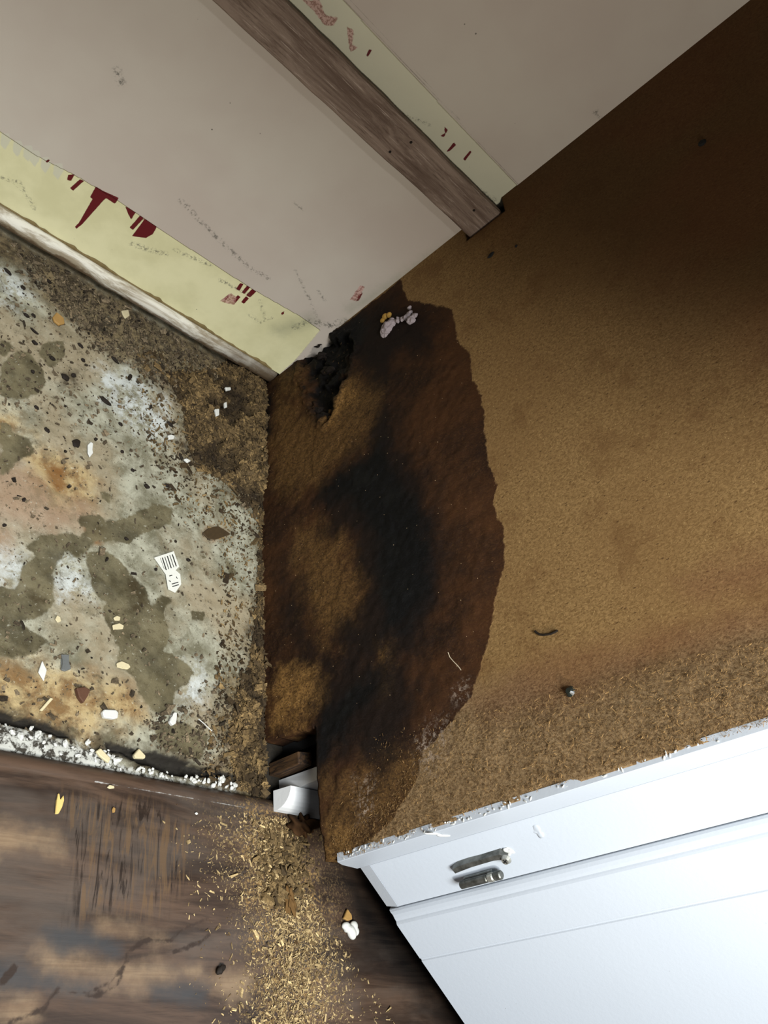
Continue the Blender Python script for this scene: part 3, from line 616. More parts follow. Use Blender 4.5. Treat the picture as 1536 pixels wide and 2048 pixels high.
def sz(px, py, o=0.0):
    p = dz(px, py, o); return ((p - O0) @ D, p[2])
bar = [sz(*p, .004) for p in [(908, 1742), (918, 1737), (940, 1729), (965, 1722), (985, 1716), (1000, 1713), (1014, 1718)]]
ribbon(hinge, bar, [.0070, .0084, .0078, .0070, .0072, .0092, .0094], 0.0052, -0.0004)
hg = bm_obj('hinge', hinge, M_STEEL, door); hg['label'] = 'tarnished steel hinge leaf screwed to the stile'
bm = bmesh.new(); prism(bm, [dp(*sz(928, 1752), .0), dp(*sz(985, 1736), 0), dp(*sz(985, 1748), 0), dp(*sz(930, 1764), 0)], tuple(NO * 0.0030), 0.0006, 1); bm_obj('leaf', bm, M_LEAFW, hg)
def tube_bm(p0, p1, r, seg=14, rb=0.0008):
    bm = bmesh.new(); p0, p1 = Vector(p0), Vector(p1); h = (p1 - p0).length; q_ = (p1 - p0).to_track_quat('Z', 'Y').to_matrix().to_4x4()
    rings = []
    for z, rr in ((0, r - rb), (rb, r), (h - rb, r), (h, r - rb)):
        rings.append([bm.verts.new(Matrix.Translation(p0) @ q_ @ Vector((rr * math.cos(2 * math.pi * k / seg), rr * math.sin(2 * math.pi * k / seg), z))) for k in range(seg)])
    for a, b in zip(rings, rings[1:]):
        for k in range(seg): bm.faces.new((a[k], a[(k + 1) % seg], b[(k + 1) % seg], b[k]))
    bm.faces.new(rings[0][::-1]); bm.faces.new(rings[-1]); return bm
b0 = sz(922, 1771, .007); b1 = sz(976, 1757, .007); b2 = sz(988, 1753, .007); b3 = sz(1003, 1749, 0.007)
sB = (b0[0] + b3[0]) / 2
bm_obj('barrel', tube_bm(dp(sB, b0[1], .0068), dp(sB, b1[1], .0068), 0.0033), M_STEEL, hg)
bm_obj('barrel', tube_bm(dp(sB, b1[1] + .0004, .0068), dp(sB, b2[1], .0068), 0.0037), M_SCREW, hg)
bm_obj('barrel', tube_bm(dp(sB, b2[1] + .0004, .0068), dp(sB, b3[1], .0068), 0.0036), M_STEEL, hg)
sc_ = sz(1011, 1721, .0055)
scw = disc('screw', dp(sc_[0], sc_[1], 0.0055), NO, 0.0044, 0.0026, M_SCREW, hg, 18, 0.35)
for a_ in (0.4, 0.4 + math.pi / 2):
    bm = bmesh.new(); bmesh.ops.create_cube(bm, size=1); bmesh.ops.scale(bm, vec=(0.0042, 0.0011, 0.0005), verts=bm.verts); bmesh.ops.rotate(bm, verts=bm.verts, matrix=Matrix.Rotation(a_, 3, 'Z'))
    bmesh.ops.transform(bm, verts=bm.verts, matrix=Vector(NO).to_track_quat('Z', 'Y').to_matrix().to_4x4())
    bmesh.ops.translate(bm, verts=bm.verts, vec=Vector(dp(sc_[0], sc_[1], 0.0067)))
    bm_obj('screw_slot', bm, M_BLACK, hg)

def blob(name, c, rad, mat, seed=0, amp=0.35, freq=2.2, sub=3, rot=None, parent=None):
    bm = bmesh.new(); bmesh.ops.create_icosphere(bm, subdivisions=sub, radius=1)
    r_ = np.random.default_rng(seed); ph = r_.random((4, 3)) * 9; k = r_.normal(size=(4, 3)) * freq
    for v in bm.verts:
        p = np.array(v.co); d = 1 + amp * sum(math.sin(k[i] @ p + ph[i][0]) for i in range(4)) / 2.2
        v.co = Vector(p * d)
    for v in bm.verts: v.co = Vector((v.co.x * rad[0], v.co.y * rad[1], v.co.z * rad[2]))
    if rot is not None: bmesh.ops.transform(bm, verts=bm.verts, matrix=rot)
    o = bm_obj(name, bm, mat, parent, smooth=True); o.location = c; return o
# caulk lumps along the joint between side and frame
qn = Vector((0, -1, 0)).to_track_quat('Z', 'Y').to_matrix().to_4x4()
bm = bmesh.new()
for z in np.arange(0.094, 0.44, 0.0022):
    k = 0.35 + 0.65 * (z < 0.27)
    if random.random() > 0.8 * k + .12: continue
    m_ = Matrix.Translation((-0.0014 + random.uniform(-.001, .001), -0.6015 + random.uniform(-.0015, .0025), z)) @ Matrix.Rotation(random.random() * 3, 4, 'X') @ Matrix.Diagonal((random.uniform(.0004, .0008), random.uniform(.0004, .0010), random.uniform(.0008, .0024), 1))
    bmesh.ops.create_icosphere(bm, subdivisions=1, radius=1, matrix=m_)
bm_obj('caulk', bm, M_CAULK, cab)
ck = bpy.data.objects['caulk']; ck['kind'] = 'stuff'; ck['label'] = 'crumbling white caulk line on the front edge of the brown side'
# paint drips on the strip
for (px, py, l, a_) in [(868, 1668, .010, .3), (890, 1672, .006, .2)]:
    p = un(px, py, (0, 1, 0), -0.6048)
    blob('paint_drip', p, (l * .35, .0008, l), M_CAULK, int(px), .3, 2, 2, Matrix.Rotation(1.35, 4, 'Y'), cab)
p = dz(1078, 1665, 0.0); blob('paint_drip', p, (.005, .0010, .005), M_WHITE, 3, .45, 3, 3, Matrix.Rotation(-.8, 4, 'Z'), cab)
p = dz(1018, 1702, 0.0); blob('paint_drip', p, (.0036, .0016, .0032), M_CAULK, 6, .4, 3, 3, Matrix.Rotation(-.8, 4, 'Z'), cab)
# inside and carcass
bm_obj('bottom_shelf', (lambda bm: (prism(bm, [(0.023, -0.002, .10), (0.023, -0.58, .10), (0.045, -0.60, .10), (0.33, -0.88, .10), (0.89, -0.88, .10), (0.89, -0.002, .10)], (0, 0, 0.016)), bm)[1])(bmesh.new()), M_INNER, cab)
bm_obj('side_panel', box_bm(0.345, 0.90, -0.905, -0.889, 0.0, TOPZ, 0.0005), M_INNER, cab)
bm_obj('back_panel', box_bm(0.894, 0.90, -0.888, -0.001, 0.0, TOPZ), M_INNER, cab)
# recessed damp plinth board seen through the notch
bm = bmesh.new(); prism(bm, [(0.002, -0.507, 0.0), (0.002, -0.507, 0.042), (0.016, -0.507, 0.046), (0.018, -0.507, 0.026), (0.034, -0.507, 0.030), (0.036, -0.507, 0.088), (0.30, -0.507, 0.088), (0.30, -0.507, 0.0)], (0, 0.012, 0), 0.0005, 1)
bm_obj('plinth_board_and_shade', bm, M_BOARD, cab)['label'] = 'damp brown plinth board inside the broken toe notch'
bm_obj('plinth_board_and_shade', box_bm(0.02, 0.88, -0.486, -0.474, 0.0, 0.098), M_ROTD and M_BLACK, cab)  # black sheet added for the darkness of the opening behind the brown board

# white skirting behind the toe notch
sk = empty('skirting_board', (0.03, -0.53, LZ)); tagit(sk, 'short white skirting board with rounded shoe moulding behind the toe notch, under the brown side', 'skirting')
bm = bmesh.new(); prof = [(-0.5095, 0.0005), (-0.5235, 0.0005), (-0.5235, 0.052), (-0.5215, 0.060), (-0.5165, 0.066), (-0.5095, 0.070)]
def sweep(bm, prof, x0f, x1, n=12, z_off=0.0):
    rings = []
    for k in range(n + 1):
        r = []
        for (yy, zz) in prof:
            xa = x0f(yy, zz); x = xa + (x1 - xa) * k / n
            r.append(bm.verts.new((x, yy, zz + z_off)))
        rings.append(r)
    m = len(prof)
    for a, b in zip(rings, rings[1:]):
        for i in range(m): bm.faces.new((a[i], a[(i + 1) % m], b[(i + 1) % m], b[i]))
    bm.faces.new(rings[0][::-1]); bm.faces.new(rings[-1])
sweep(bm, prof, lambda y, z: 0.014 + 0.006 * math.sin(z * 60) ** 2, 0.28)
for v in bm.verts: v.co -= Vector((0.03, -0.53, LZ))
bm_obj('board', bm, M_WHITE2, sk)
bm = bmesh.new(); th = np.linspace(0, math.pi / 2, 8)
prof = [(-0.5245, LZ + .0014)] + [(-0.5245 - 0.019 * math.cos(t), LZ + .0014 + 0.021 * math.sin(t)) for t in th]
sweep(bm, prof, lambda y, z: -0.002 + (z - LZ) * 0.15, 0.28)
for v in bm.verts: v.co -= Vector((0.03, -0.53, LZ))
bm_obj('shoe_moulding', bm, M_WHITE2, sk)

# worktop over the gap and the cabinet
wk = bm_obj('worktop', (lambda bm: (prism(bm, [(-1.25, -0.001, TOPZ + .001), (-1.25, -0.63, TOPZ + .001), (0.0, -0.63, TOPZ + .001), (0.33, -0.95, TOPZ + .001), (0.90, -0.95, TOPZ + .001), (0.90, -0.001, TOPZ + .001)], (0, 0, 0.038), 0.003), bm)[1])(bmesh.new()), M_TOP)
tagit(wk, 'speckled grey worktop resting on the cabinet and spanning the empty appliance gap', 'worktop')

# ================================================================== LOOSE MATERIAL
def shards(name, pts, sizes, mat, asp=(1, .6, .3), seed=1, tilt=0.6, rmin=0, rmax=1, parent=None, extra=None, nrm=None, tone=None):
    """many little irregular splinters in one mesh; pts n x 3"""
    r_ = np.random.default_rng(seed); n = len(pts)
    base = np.array([(-1, -1, -1), (1, -1, -1), (1, 1, -1), (-1, 1, -1), (-1, -1, 1), (1, -1, 1), (1, 1, 1), (-1, 1, 1)], float) * .5
    fc = np.array([(0, 3, 2, 1), (4, 5, 6, 7), (0, 1, 5, 4), (1, 2, 6, 5), (2, 3, 7, 6), (3, 0, 4, 7)])
    V = base[None] * (1 + r_.uniform(-.55, .35, (n, 8, 3)))
    a = np.array(asp)[None] * r_.uniform(.5, 1.4, (n, 3)); V = V * (a * np.asarray(sizes)[:, None])[:, None, :]
    az = r_.uniform(0, 2 * np.pi, n); tx = r_.normal(0, tilt, n)
    ca, sa, ct, st = np.cos(az), np.sin(az), np.cos(tx), np.sin(tx)
    x = V[..., 0]; y = V[..., 1] * ct[:, None] - V[..., 2] * st[:, None]; z = V[..., 1] * st[:, None] + V[..., 2] * ct[:, None]
    x2 = x * ca[:, None] - y * sa[:, None]; y2 = x * sa[:, None] + y * ca[:, None]
    ty = r_.normal(0, tilt * .6, n); x3 = x2 * np.cos(ty)[:, None] + z * np.sin(ty)[:, None]; z3 = -x2 * np.sin(ty)[:, None] + z * np.cos(ty)[:, None]
    V = np.stack([x3, y2, z3], -1)
    if nrm == 'x': V = V[..., [2, 0, 1]]
    else: V[..., 2] -= V[..., 2].min(1)[:, None]
    V = (V + np.asarray(pts)[:, None, :]).reshape(-1, 3)
    Fc = (fc[None] + 8 * np.arange(n)[:, None, None]).reshape(-1, 4)
    rr = r_.beta(1.5, 1.9, n) * (rmax - rmin) + rmin
    if tone is not None: rr = np.clip(rr * tone, 0, 1)
    rnd = np.repeat(rr, 8)
    if extra is not None:
        ev, ef, er = extra; Fc = np.concatenate([Fc, ef + len(V)]); V = np.concatenate([V, ev]); rnd = np.concatenate([rnd, er])
    return mesh_obj(name, V, Fc, mat, parent, attrs={'rnd': rnd})
def sample(poly, n, seed, z=0.0, bias=None):
    r_ = np.random.default_rng(seed); poly = np.array(poly, float); out = []
    lo, hi = poly.min(0), poly.max(0); q_ = r_.uniform(lo, hi, (n * 6, 2)); q_ = q_[sd_poly(q_, poly) < 0][:n * 3]
    if bias is not None: q_ = q_[r_.random(len(q_)) < bias(q_)]
    return q_[:n]
# rotten fibreboard heap along the foot of the side
heap1 = [(330, 745), (420, 740), (470, 715), (548, 772), (556, 900), (545, 1000), (490, 1015), (470, 985), (440, 960), (395, 935), (372, 890), (368, 830), (345, 780)]
heap2 = [(520, 985), (548, 990), (535, 1200), (534, 1460), (552, 1590), (545, 1605), (470, 1575), (455, 1480), (470, 1400), (498, 1330), (512, 1220), (515, 1100)]
us = ax((-0.20, 0.003, 0.0016)); vs = ax((-0.535, 0.0, 0.0016)); X, Y, q = grid(us, vs, None); Q = np.stack([X, Y], 1)
s1 = sd_poly(Q, F2(heap1)); s2 = sd_poly(Q, F2(heap2)); nz = (fbm(X, Y, 60, 5, 3) - .5)
h = np.maximum(sst(-s1 + nz * .03, -0.004, 0.03) * (0.004 + 0.017 * fbm(X, Y, 110, 4, 9)), sst(-s2 + nz * .012, -0.002, 0.012) * (0.003 + 0.006 * fbm(X, Y, 130, 3, 5)))
h *= 1 - 0.85 * sst(fbm(X, Y, 40, 3, 44), .58, .68)
h *= sst(-X, 0.002, 0.0065)
h += (vnoise(X, Y, 520, 7) - .5) * 0.0022
ok = h[q].max(1) > 0.0016; q = q[ok]; used = np.unique(q); rm = np.full(len(X), -1); rm[used] = np.arange(len(used))
hv = np.stack([X, Y, h - 0.0008], 1)[used]; hr = np.clip(0.12 + 0.5 * fbm(X, Y, 160, 4, 31) + 30 * (h - .008), 0.02, 0.75)[used]  # heap surface coloured darker in its hollows, as shade
def hgt(x, y):
    i = np.clip(np.round((x + 0.20) / 0.0016).astype(int), 0, len(us) - 1); j = np.clip(np.round((y + 0.535) / 0.0016).astype(int), 0, len(vs) - 1)
    return h.reshape(len(us), len(vs))[i, j]
pp = np.concatenate([sample(heap1, 9000, 1), sample(heap2, 6500, 2), sample([(270, 690), (560, 760), (550, 1060), (430, 1080), (330, 1000), (290, 860)], 1900, 3), sample([(440, 1000), (548, 1000), (550, 1600), (400, 1560), (430, 1380)], 1500, 4)])
fp = np.array([F(*p) for p in pp]); fp = fp[fp[:, 0] < -0.0045]; fp[:, 2] = np.maximum(hgt(fp[:, 0], fp[:, 1]) - 0.0012, 0)
szs = rng.gamma(1.6, 0.00075, len(fp)) + 0.0007
ho = shards('rotten_board_crumbs', fp, szs, M_ROT, (1.4, .75, .35), 4, .55, 0.05, 1.2, extra=(hv, rm[q], hr * .7), tone=np.clip(1.9 * fbm(fp[:, 0], fp[:, 1], 75, 4, 50) - .15, .08, 1.4) * (1 - .8 * sst(fbm(fp[:, 0], fp[:, 1], 40, 3, 44), .56, .66)))  # tone darkens crumbs in the crevices, shade put into their colour
tagit(ho, 'heap of brown rotten fibreboard crumbs along the foot of the stained side, on concrete', 'debris', kind='stuff')

# dark damp crumbs along the foot of the wall
pp = np.concatenate([sample([(20, 480), (250, 610), (540, 770), (400, 760), (340, 780), (250, 730), (180, 700), (120, 620), (60, 560)], 3000, 11), sample([(-200, 420), (0, 500), (560, 760), (360, 960), (0, 800), (-200, 740)], 1250, 12), sample([(-220, 480), (0, 560), (540, 760), (530, 1560), (0, 1460), (-220, 1420)], 2100, 14), sample([(-220, 330), (0, 455), (0, 540), (-220, 440)], 500, 15), sample([(280, 1430), (480, 1400), (500, 1570), (330, 1530)], 600, 13)])
fp = np.array([F(*p) for p in pp]); fp = fp[(fp[:, 1] < -0.004) & (fp[:, 0] < -.002) & (sd_polys(fp[:, :2], [F2([(208, 1480), (345, 1508), (470, 1548), (470, 1566), (340, 1545), (214, 1504)]), F2([(0, 1415), (70, 1433), (150, 1468), (150, 1482), (0, 1442)])]) > 0)]
o = shards('damp_grit', fp, rng.gamma(1.5, 0.00065, len(fp)) + 0.0006, M_GRIT, (1.4, .8, .45), 5, .3, 0, 1); tagit(o, 'fine dark and pale grit strewn over the concrete below the back wall', 'debris', kind='stuff')

# sawdust on the laminate
pts = []
r_ = np.random.default_rng(20)
def streak(n, path, wd, z):
    path = np.array(path, float); t = r_.random(n) * (len(path) - 1); i = t.astype(int); f_ = (t - i)[:, None]
    c_ = path[i] * (1 - f_) + path[i + 1] * f_; w0 = np.array(wd, float); ww = w0[i] * (1 - f_[:, 0]) + w0[i + 1] * f_[:, 0]
    c_ = c_ + np.stack([r_.normal(0, 1, n) * ww, r_.normal(0, 14, n)], 1); return c_
pp = np.concatenate([streak(7600, [(540, 1625), (560, 1690), (575, 1750), (590, 1830), (600, 1900), (590, 1980), (570, 2070), (560, 2200)], [26, 30, 34, 42, 44, 46, 44, 40], LZ),
                     streak(1700, [(545, 1620), (560, 1760), (600, 1900), (610, 2060)], [60, 80, 85, 80], LZ), streak(500, [(450, 1650), (500, 1800)], [45, 60], LZ), streak(450, [(680, 1760), (740, 1900), (760, 2050)], [60, 70, 80], LZ)])
fp = np.array([F(*p, LZ) for p in pp]); fp = fp[(fp[:, 1] < -0.548)]
dens = np.exp(-((fp[:, 0] - F(580, 1850, LZ)[0]) / 0.022) ** 2); fp[:, 2] = LZ + 0.0012 * dens * r_.random(len(fp))
# keep clear of the diagonal front
clear = ((fp[:, :2] - O0[:2]) @ NO[:2] > 0.002) | (fp[:, 0] < 0.03); fp = fp[clear]
o = shards('sawdust', fp, r_.gamma(1.7, 0.00042, len(fp)) + 0.0004, M_DUST, (1.7, .5, .3), 6, .35, 0.0, 1); tagit(o, 'trail of pale golden sawdust spilt across the dark wood laminate', 'sawdust', kind='stuff')
# mid-brown broken chunks at the top of the trail
pp = np.concatenate([streak(1500, [(555, 1640), (575, 1720), (560, 1800)], [26, 24, 18], LZ)]); fp = np.array([F(*p, LZ) for p in pp]); fp = fp[fp[:, 1] < -0.553]
o = shards('board_flakes', fp, r_.gamma(1.6, 0.0009, len(fp)) + 0.0008, M_ROT, (1.3, .8, .4), 7, .5, .1, .9); tagit(o, 'broken brown fibreboard flakes at the head of the sawdust trail', 'debris', kind='stuff')
# ---- fibres and loose tufts on the damp side (parts of the side's own decay)
pp = np.concatenate([sample([(600, 690), (700, 680), (660, 860), (605, 790)], 60, 41), sample([(540, 1340), (660, 1330), (650, 1450), (545, 1480)], 260, 42), sample([(655, 1500), (900, 1430), (880, 1560), (700, 1700), (655, 1710)], 620, 43)])
fp = np.array([P(*p, -0.004) for p in pp])
fz = [sample([(900, 1440), (1060, 1400), (1300, 1330), (1560, 1270), (1560, 1440), (1200, 1545), (1000, 1600), (860, 1655), (700, 1715), (655, 1715), (655, 1600), (760, 1600)], 11000, 44), sample([(555, 1340), (610, 1330), (660, 1360), (660, 1410), (600, 1450), (548, 1470)], 900, 45), sample([(545, 800), (640, 860), (700, 780), (760, 770), (740, 900), (690, 980), (700, 1080), (740, 1190), (720, 1290), (640, 1290), (580, 1100), (545, 950)], 2600, 46)]
fp2 = np.array([P(*p, -0.0045) for p in np.concatenate(fz)]); zz = fp2[:, 1] < -.5; fp2[:, 0] = np.where(zz, -.0030, -.0022)
fp = np.concatenate([fp, fp2])
o = shards('loose_fibres', fp, np.minimum(r_.gamma(1.4, 0.00022, len(fp)) + 0.00026, .0013), M_FIB, (2.4, .32, .25), 9, .35, 0.0, 1, tone=np.where(fp[:, 2] + (-.2 - fp[:, 1]) * .35 < .17, .62, 1.0), parent=cab, nrm='x'); o['kind'] = 'stuff'; o['label'] = 'loose brown fibres lifting from the wet side'
# rotted tongues hanging in the pocket
for k, (px, py, l) in enumerate([(640, 712, .012), (655, 740, .009), (630, 690, .010), (650, 835, .008), (615, 785, .009), (636, 820, .008)]):
    p = P(px, py, 0.001); blob('rotted_tongue', p, (.0035, .004, l), M_ROTD, 60 + k, .5, 3, 3, Matrix.Rotation(.5, 4, 'X'), cab)

# ================================================================== SINGLE SMALL THINGS
def flake(name, px, py, outline, th, mat, label, cat, z=0.0, ang=0.0, tilt=0.0, group=None, seed=0, lift=0.0):
    """outline in millimetres on the ground"""
    r_ = np.random.default_rng(seed); bm = bmesh.new(); c = F(px, py, z)
    prism(bm, [(a / 1000 * (1 + r_.uniform(-.06, .06)), b / 1000 * (1 + r_.uniform(-.06, .06)), 0) for a, b in outline], (0, 0, th), min(th * .3, .0006), 1)
    m_ = Matrix.Rotation(ang, 4, 'Z') @ Matrix.Rotation(tilt, 4, 'X'); bmesh.ops.transform(bm, verts=bm.verts, matrix=m_)
    zmin = min(v.co.z for v in bm.verts)
    for v in bm.verts: v.co.z -= zmin
    o = bm_obj(name, bm, mat); o.location = (c[0], c[1], z + 0.0004 + lift); tagit(o, label, cat, group); return o
def px_flake(name, pts, th, mat, label, cat, z=0.0, group=None, lift=0.0012):
    """outline read off the ground itself"""
    w3 = np.array([F(*p, z) for p in pts]); c = w3.mean(0); bm = bmesh.new()
    prism(bm, [tuple((p - c)) for p in w3], (0, 0, th), min(th * .3, .0007), 1)
    o = bm_obj(name, bm, mat); o.location = (c[0], c[1], z + lift); tagit(o, label, cat, group); return o
px_flake('plaster_chip', [(199, 1426), (203, 1422), (226, 1423), (231, 1428), (230, 1439), (222, 1441), (202, 1438)], .004, M_PLASTER, 'oblong white plaster chip on concrete above the laminate edge', 'plaster chip', lift=.001)
px_flake('plaster_chip', [(333, 1446), (336, 1438), (341, 1432), (342, 1427), (348, 1428), (348, 1438), (346, 1450), (339, 1454)], .004, M_PLASTER, 'pear shaped white plaster chip on dark stained concrete near the laminate edge', 'plaster chip')
px_flake('paint_flake', [(74, 1346), (82, 1323), (91, 1342), (85, 1364)], .0012, M_PLASTER, 'white diamond shaped paint flake on the orange stained concrete', 'paint flake')
px_flake('paint_flake', [(173, 892), (179, 886), (184, 889), (181, 902), (184, 908), (177, 917), (173, 908)], .0015, M_PLASTER, 'narrow jagged white paint flake on grey concrete beside a dark fragment', 'paint flake')
px_flake('paint_sliver', [(76, 1422), (98, 1397), (104, 1399), (82, 1424)], .0015, M_CREAM, 'straight cream paint sliver on the orange stained concrete below the white diamond flake', 'paint flake')
px_flake('cream_flake', [(230, 1328), (240, 1324), (254, 1330), (258, 1336), (252, 1341), (238, 1336), (231, 1337)], .002, M_CREAM, 'ragged cream flake lying across the long dark damp streak', 'flake')
px_flake('cream_flake', [(224, 1237), (231, 1233), (238, 1236), (237, 1243), (227, 1243)], .0016, M_CREAM, 'small cream flake in a pair on the damp streak, the one nearer the back wall', 'flake')
px_flake('cream_flake', [(222, 1252), (236, 1248), (245, 1253), (243, 1260), (230, 1259), (224, 1262)], .0016, M_CREAM, 'wider cream flake in a pair on the damp streak, the one nearer the laminate', 'flake')
px_flake('glassy_shard', [(119, 1310), (127, 1314), (135, 1311), (132, 1328), (139, 1340), (127, 1345), (118, 1342), (122, 1328)], .0025, M_GLASSY, 'waisted grey shard on pale concrete beside the white diamond flake', 'shard')
px_flake('stone', [(146, 1380), (162, 1378), (174, 1384), (168, 1396), (160, 1410), (151, 1398)], .005, M_STONE, 'reddish brown wedge shaped stone on concrete near the laminate edge', 'stone')
px_flake('bark_piece', [(403, 1068), (412, 1060), (424, 1056), (434, 1054), (446, 1062), (459, 1070), (442, 1076), (428, 1081), (412, 1078)], .0016, M_LEAF, 'leaf shaped dark brown bark piece on pale concrete near the crumb heap', 'bark')
px_flake('ochre_chip', [(102, 638), (110, 628), (124, 640), (126, 651), (115, 654), (105, 646)], .003, M_OCHRE, 'ochre chip on the white concrete below the back wall', 'chip')
px_flake('cream_flake', [(240, 624), (254, 622), (257, 634), (248, 640), (243, 632)], .002, M_CREAM, 'cream flake on dark grit close to the white lath at the wall foot', 'flake')
px_flake('cream_flake', [(108, 1240), (112, 1232), (118, 1236), (120, 1244), (113, 1247)], .0012, M_CREAM, 'tiny yellowish flake on pale concrete left of the long damp streak', 'flake')
px_flake('cream_flake', [(262, 1512), (272, 1500), (285, 1514), (284, 1520), (264, 1519)], .004, M_CREAM, 'pointed cream flake on the black crack along the laminate edge', 'flake')
px_flake('wood_splinter', [(181, 1508), (190, 1502), (210, 1522), (206, 1532), (188, 1518)], .003, M_CREAM, 'blunt cream wood splinter lying among the white crumbs at the laminate edge', 'splinter', lift=.006)
px_flake('white_crumb', [(430, 791), (441, 791), (442, 796), (433, 798)], .003, M_PLASTER, 'flat white crumb on top of the brown heap, nearest the back wall', 'crumb', lift=.017)
px_flake('white_crumb', [(428, 822), (433, 820), (434, 831), (429, 832)], .003, M_PLASTER, 'small upright white crumb midway along the brown heap', 'crumb', lift=.017)
px_flake('white_crumb', [(410, 834), (419, 833), (419, 846), (413, 848)], .003, M_PLASTER, 'squarish white crumb by a dark crack in the brown heap', 'crumb', lift=.016)
px_flake('white_crumb', [(332, 874), (338, 872), (346, 875), (344, 881), (334, 882)], .003, M_PLASTER, 'rounded white crumb on concrete at the edge of the brown heap, beside the bluish patch', 'crumb')
px_flake('white_crumb', [(362, 923), (367, 921), (376, 926), (370, 930)], .003, M_PLASTER, 'pointed white crumb at the lower edge of the brown heap', 'crumb', lift=.003)

# printed paper scrap
ps = np.array([F(*p) for p in [(306, 1117), (345, 1104), (356, 1135), (349, 1142), (358, 1150), (360, 1170), (348, 1187), (334, 1180), (329, 1150)]]); c = ps.mean(0)
scrap = empty('label_scrap', (c[0], c[1], 0.0016)); tagit(scrap, 'torn white printed paper label lying on the concrete beside a damp streak', 'label')
bm = bmesh.new(); prism(bm, [tuple(p - c) for p in ps], (0, 0, .0005)); bm_obj('paper', bm, M_PAPER, scrap)
bm = bmesh.new()
def bar(a, b, wd):
    a = F(*a) - c; b = F(*b) - c; t = (b - a) / np.linalg.norm(b - a); n = np.array([-t[1], t[0], 0]) * wd / 2; z = np.array([0, 0, .00055])
    prism(bm, [tuple(a - n + z), tuple(b - n + z), tuple(b + n + z), tuple(a + n + z)], (0, 0, .00012))
for k in range(5): bar((322 + k * 5, 1117 - k * 1.6), (330 + k * 5, 1142 - k * 1.9), .0008 if k % 2 else .0013)
bar((318, 1118), (326, 1140), .0004)
for a, b in [((336, 1154), (342, 1152)), ((350, 1155), (352, 1159)), ((335, 1163), (339, 1165)), ((341, 1170), (354, 1166)), ((342, 1175), (355, 1171))]: bar(a, b, .0009)
bm_obj('print', bm, M_INK, scrap)['label'] = 'black printed bars'

# things on the laminate
px_flake('wood_splinter', [(107, 1630), (110, 1602), (113, 1588), (116, 1589), (114, 1608), (118, 1600), (124, 1592), (125, 1602), (121, 1616), (114, 1629)], .0018, M_STRAW, 'forked yellow wood splinter lying alone on the dark laminate', 'splinter', z=LZ)
px_flake('wood_chip', [(211, 1576), (216, 1571), (225, 1573), (226, 1578), (216, 1579)], .0015, M_CREAM, 'flat cream chip on the rounded edge of the laminate', 'chip', z=LZ)
px_flake('wood_chip', [(221, 1620), (224, 1615), (228, 1618), (227, 1626), (222, 1627)], .0015, M_OCHRE, 'small ochre chip on the rippled part of the laminate', 'chip', z=LZ)
px_flake('white_crumb', [(387, 1627), (391, 1625), (394, 1629), (390, 1631)], .001, M_PLASTER, 'lone white speck on dark laminate between the ripples and the sawdust', 'crumb', z=LZ)
px_flake('wood_chip', [(682, 1838), (690, 1819), (698, 1831), (699, 1840), (691, 1843)], .003, M_OCHRE, 'tan pointed wood chip beside the white putty lump', 'chip', z=LZ)
o = blob('seed', F(442, 1938, LZ + .003), (.0042, .0030, .0026), M_DKBR, 4, .25, 2, 3, Matrix.Rotation(.9, 4, 'Z')); tagit(o, 'single dark oval seed on the laminate left of the sawdust trail', 'seed')
pl = empty('putty_lump', tuple(F(697, 1858, LZ))); tagit(pl, 'white smeared putty lump on the dark laminate near the white door', 'putty')
for k, (dx, dy, r1, r2, hh_) in enumerate([(0, 0, .0085, .0055, .004), (-.005, .004, .0055, .004, .0035), (.003, .004, .004, .006, .0032), (.002, -.005, .005, .0035, .004)]):
    pass
bm = bmesh.new()
for k, (px, py, r1, r2, h_) in enumerate([(688, 1853, .0050, .0036, .0035), (703, 1853, .0046, .0045, .0036), (698, 1866, .0066, .0044, .0042), (707, 1864, .0034, .0040, .0035), (690, 1858, .004, .003, .004)]):
    p = F(px, py, LZ) - F(697, 1858, LZ); m_ = Matrix.Translation((p[0], p[1], h_ * .8)) @ Matrix.Rotation(k, 4, 'Z') @ Matrix.Diagonal((r1, r2, h_, 1)); bmesh.ops.create_icosphere(bm, subdivisions=3, radius=1, matrix=m_)
po = bm_obj('lump', bm, M_PLASTER, pl, smooth=True)
m_ = po.modifiers.new('merge', 'REMESH'); m_.mode = 'VOXEL'; m_.voxel_size = 0.0007; m_.use_smooth_shade = True

# dark rotten chunk by the skirting
ch = blob('rotten_chunk', F(596, 1650, LZ) + np.array([0, -.002, .007]), (.014, .010, .009), plain('rotten_chunk_brown', (62, 42, 24), 0.6, 0.9, 260, .1), 12, .5, 5.0, 5, Matrix.Rotation(.5, 4, 'Z')); tagit(ch, 'lump of dark rotten fibreboard leaning against the white shoe moulding', 'debris')
ch = blob('rotten_chunk', F(575, 1800, LZ) + np.array([0, 0, .003]), (.005, .009, .003), plain('torn_fibre_brown', (96, 72, 42), 0.5, 0.9, 260, .1), 17, .5, 5.0, 4, Matrix.Rotation(.2, 4, 'Z')); tagit(ch, 'long golden brown fibreboard chunk half buried in the sawdust trail', 'debris')

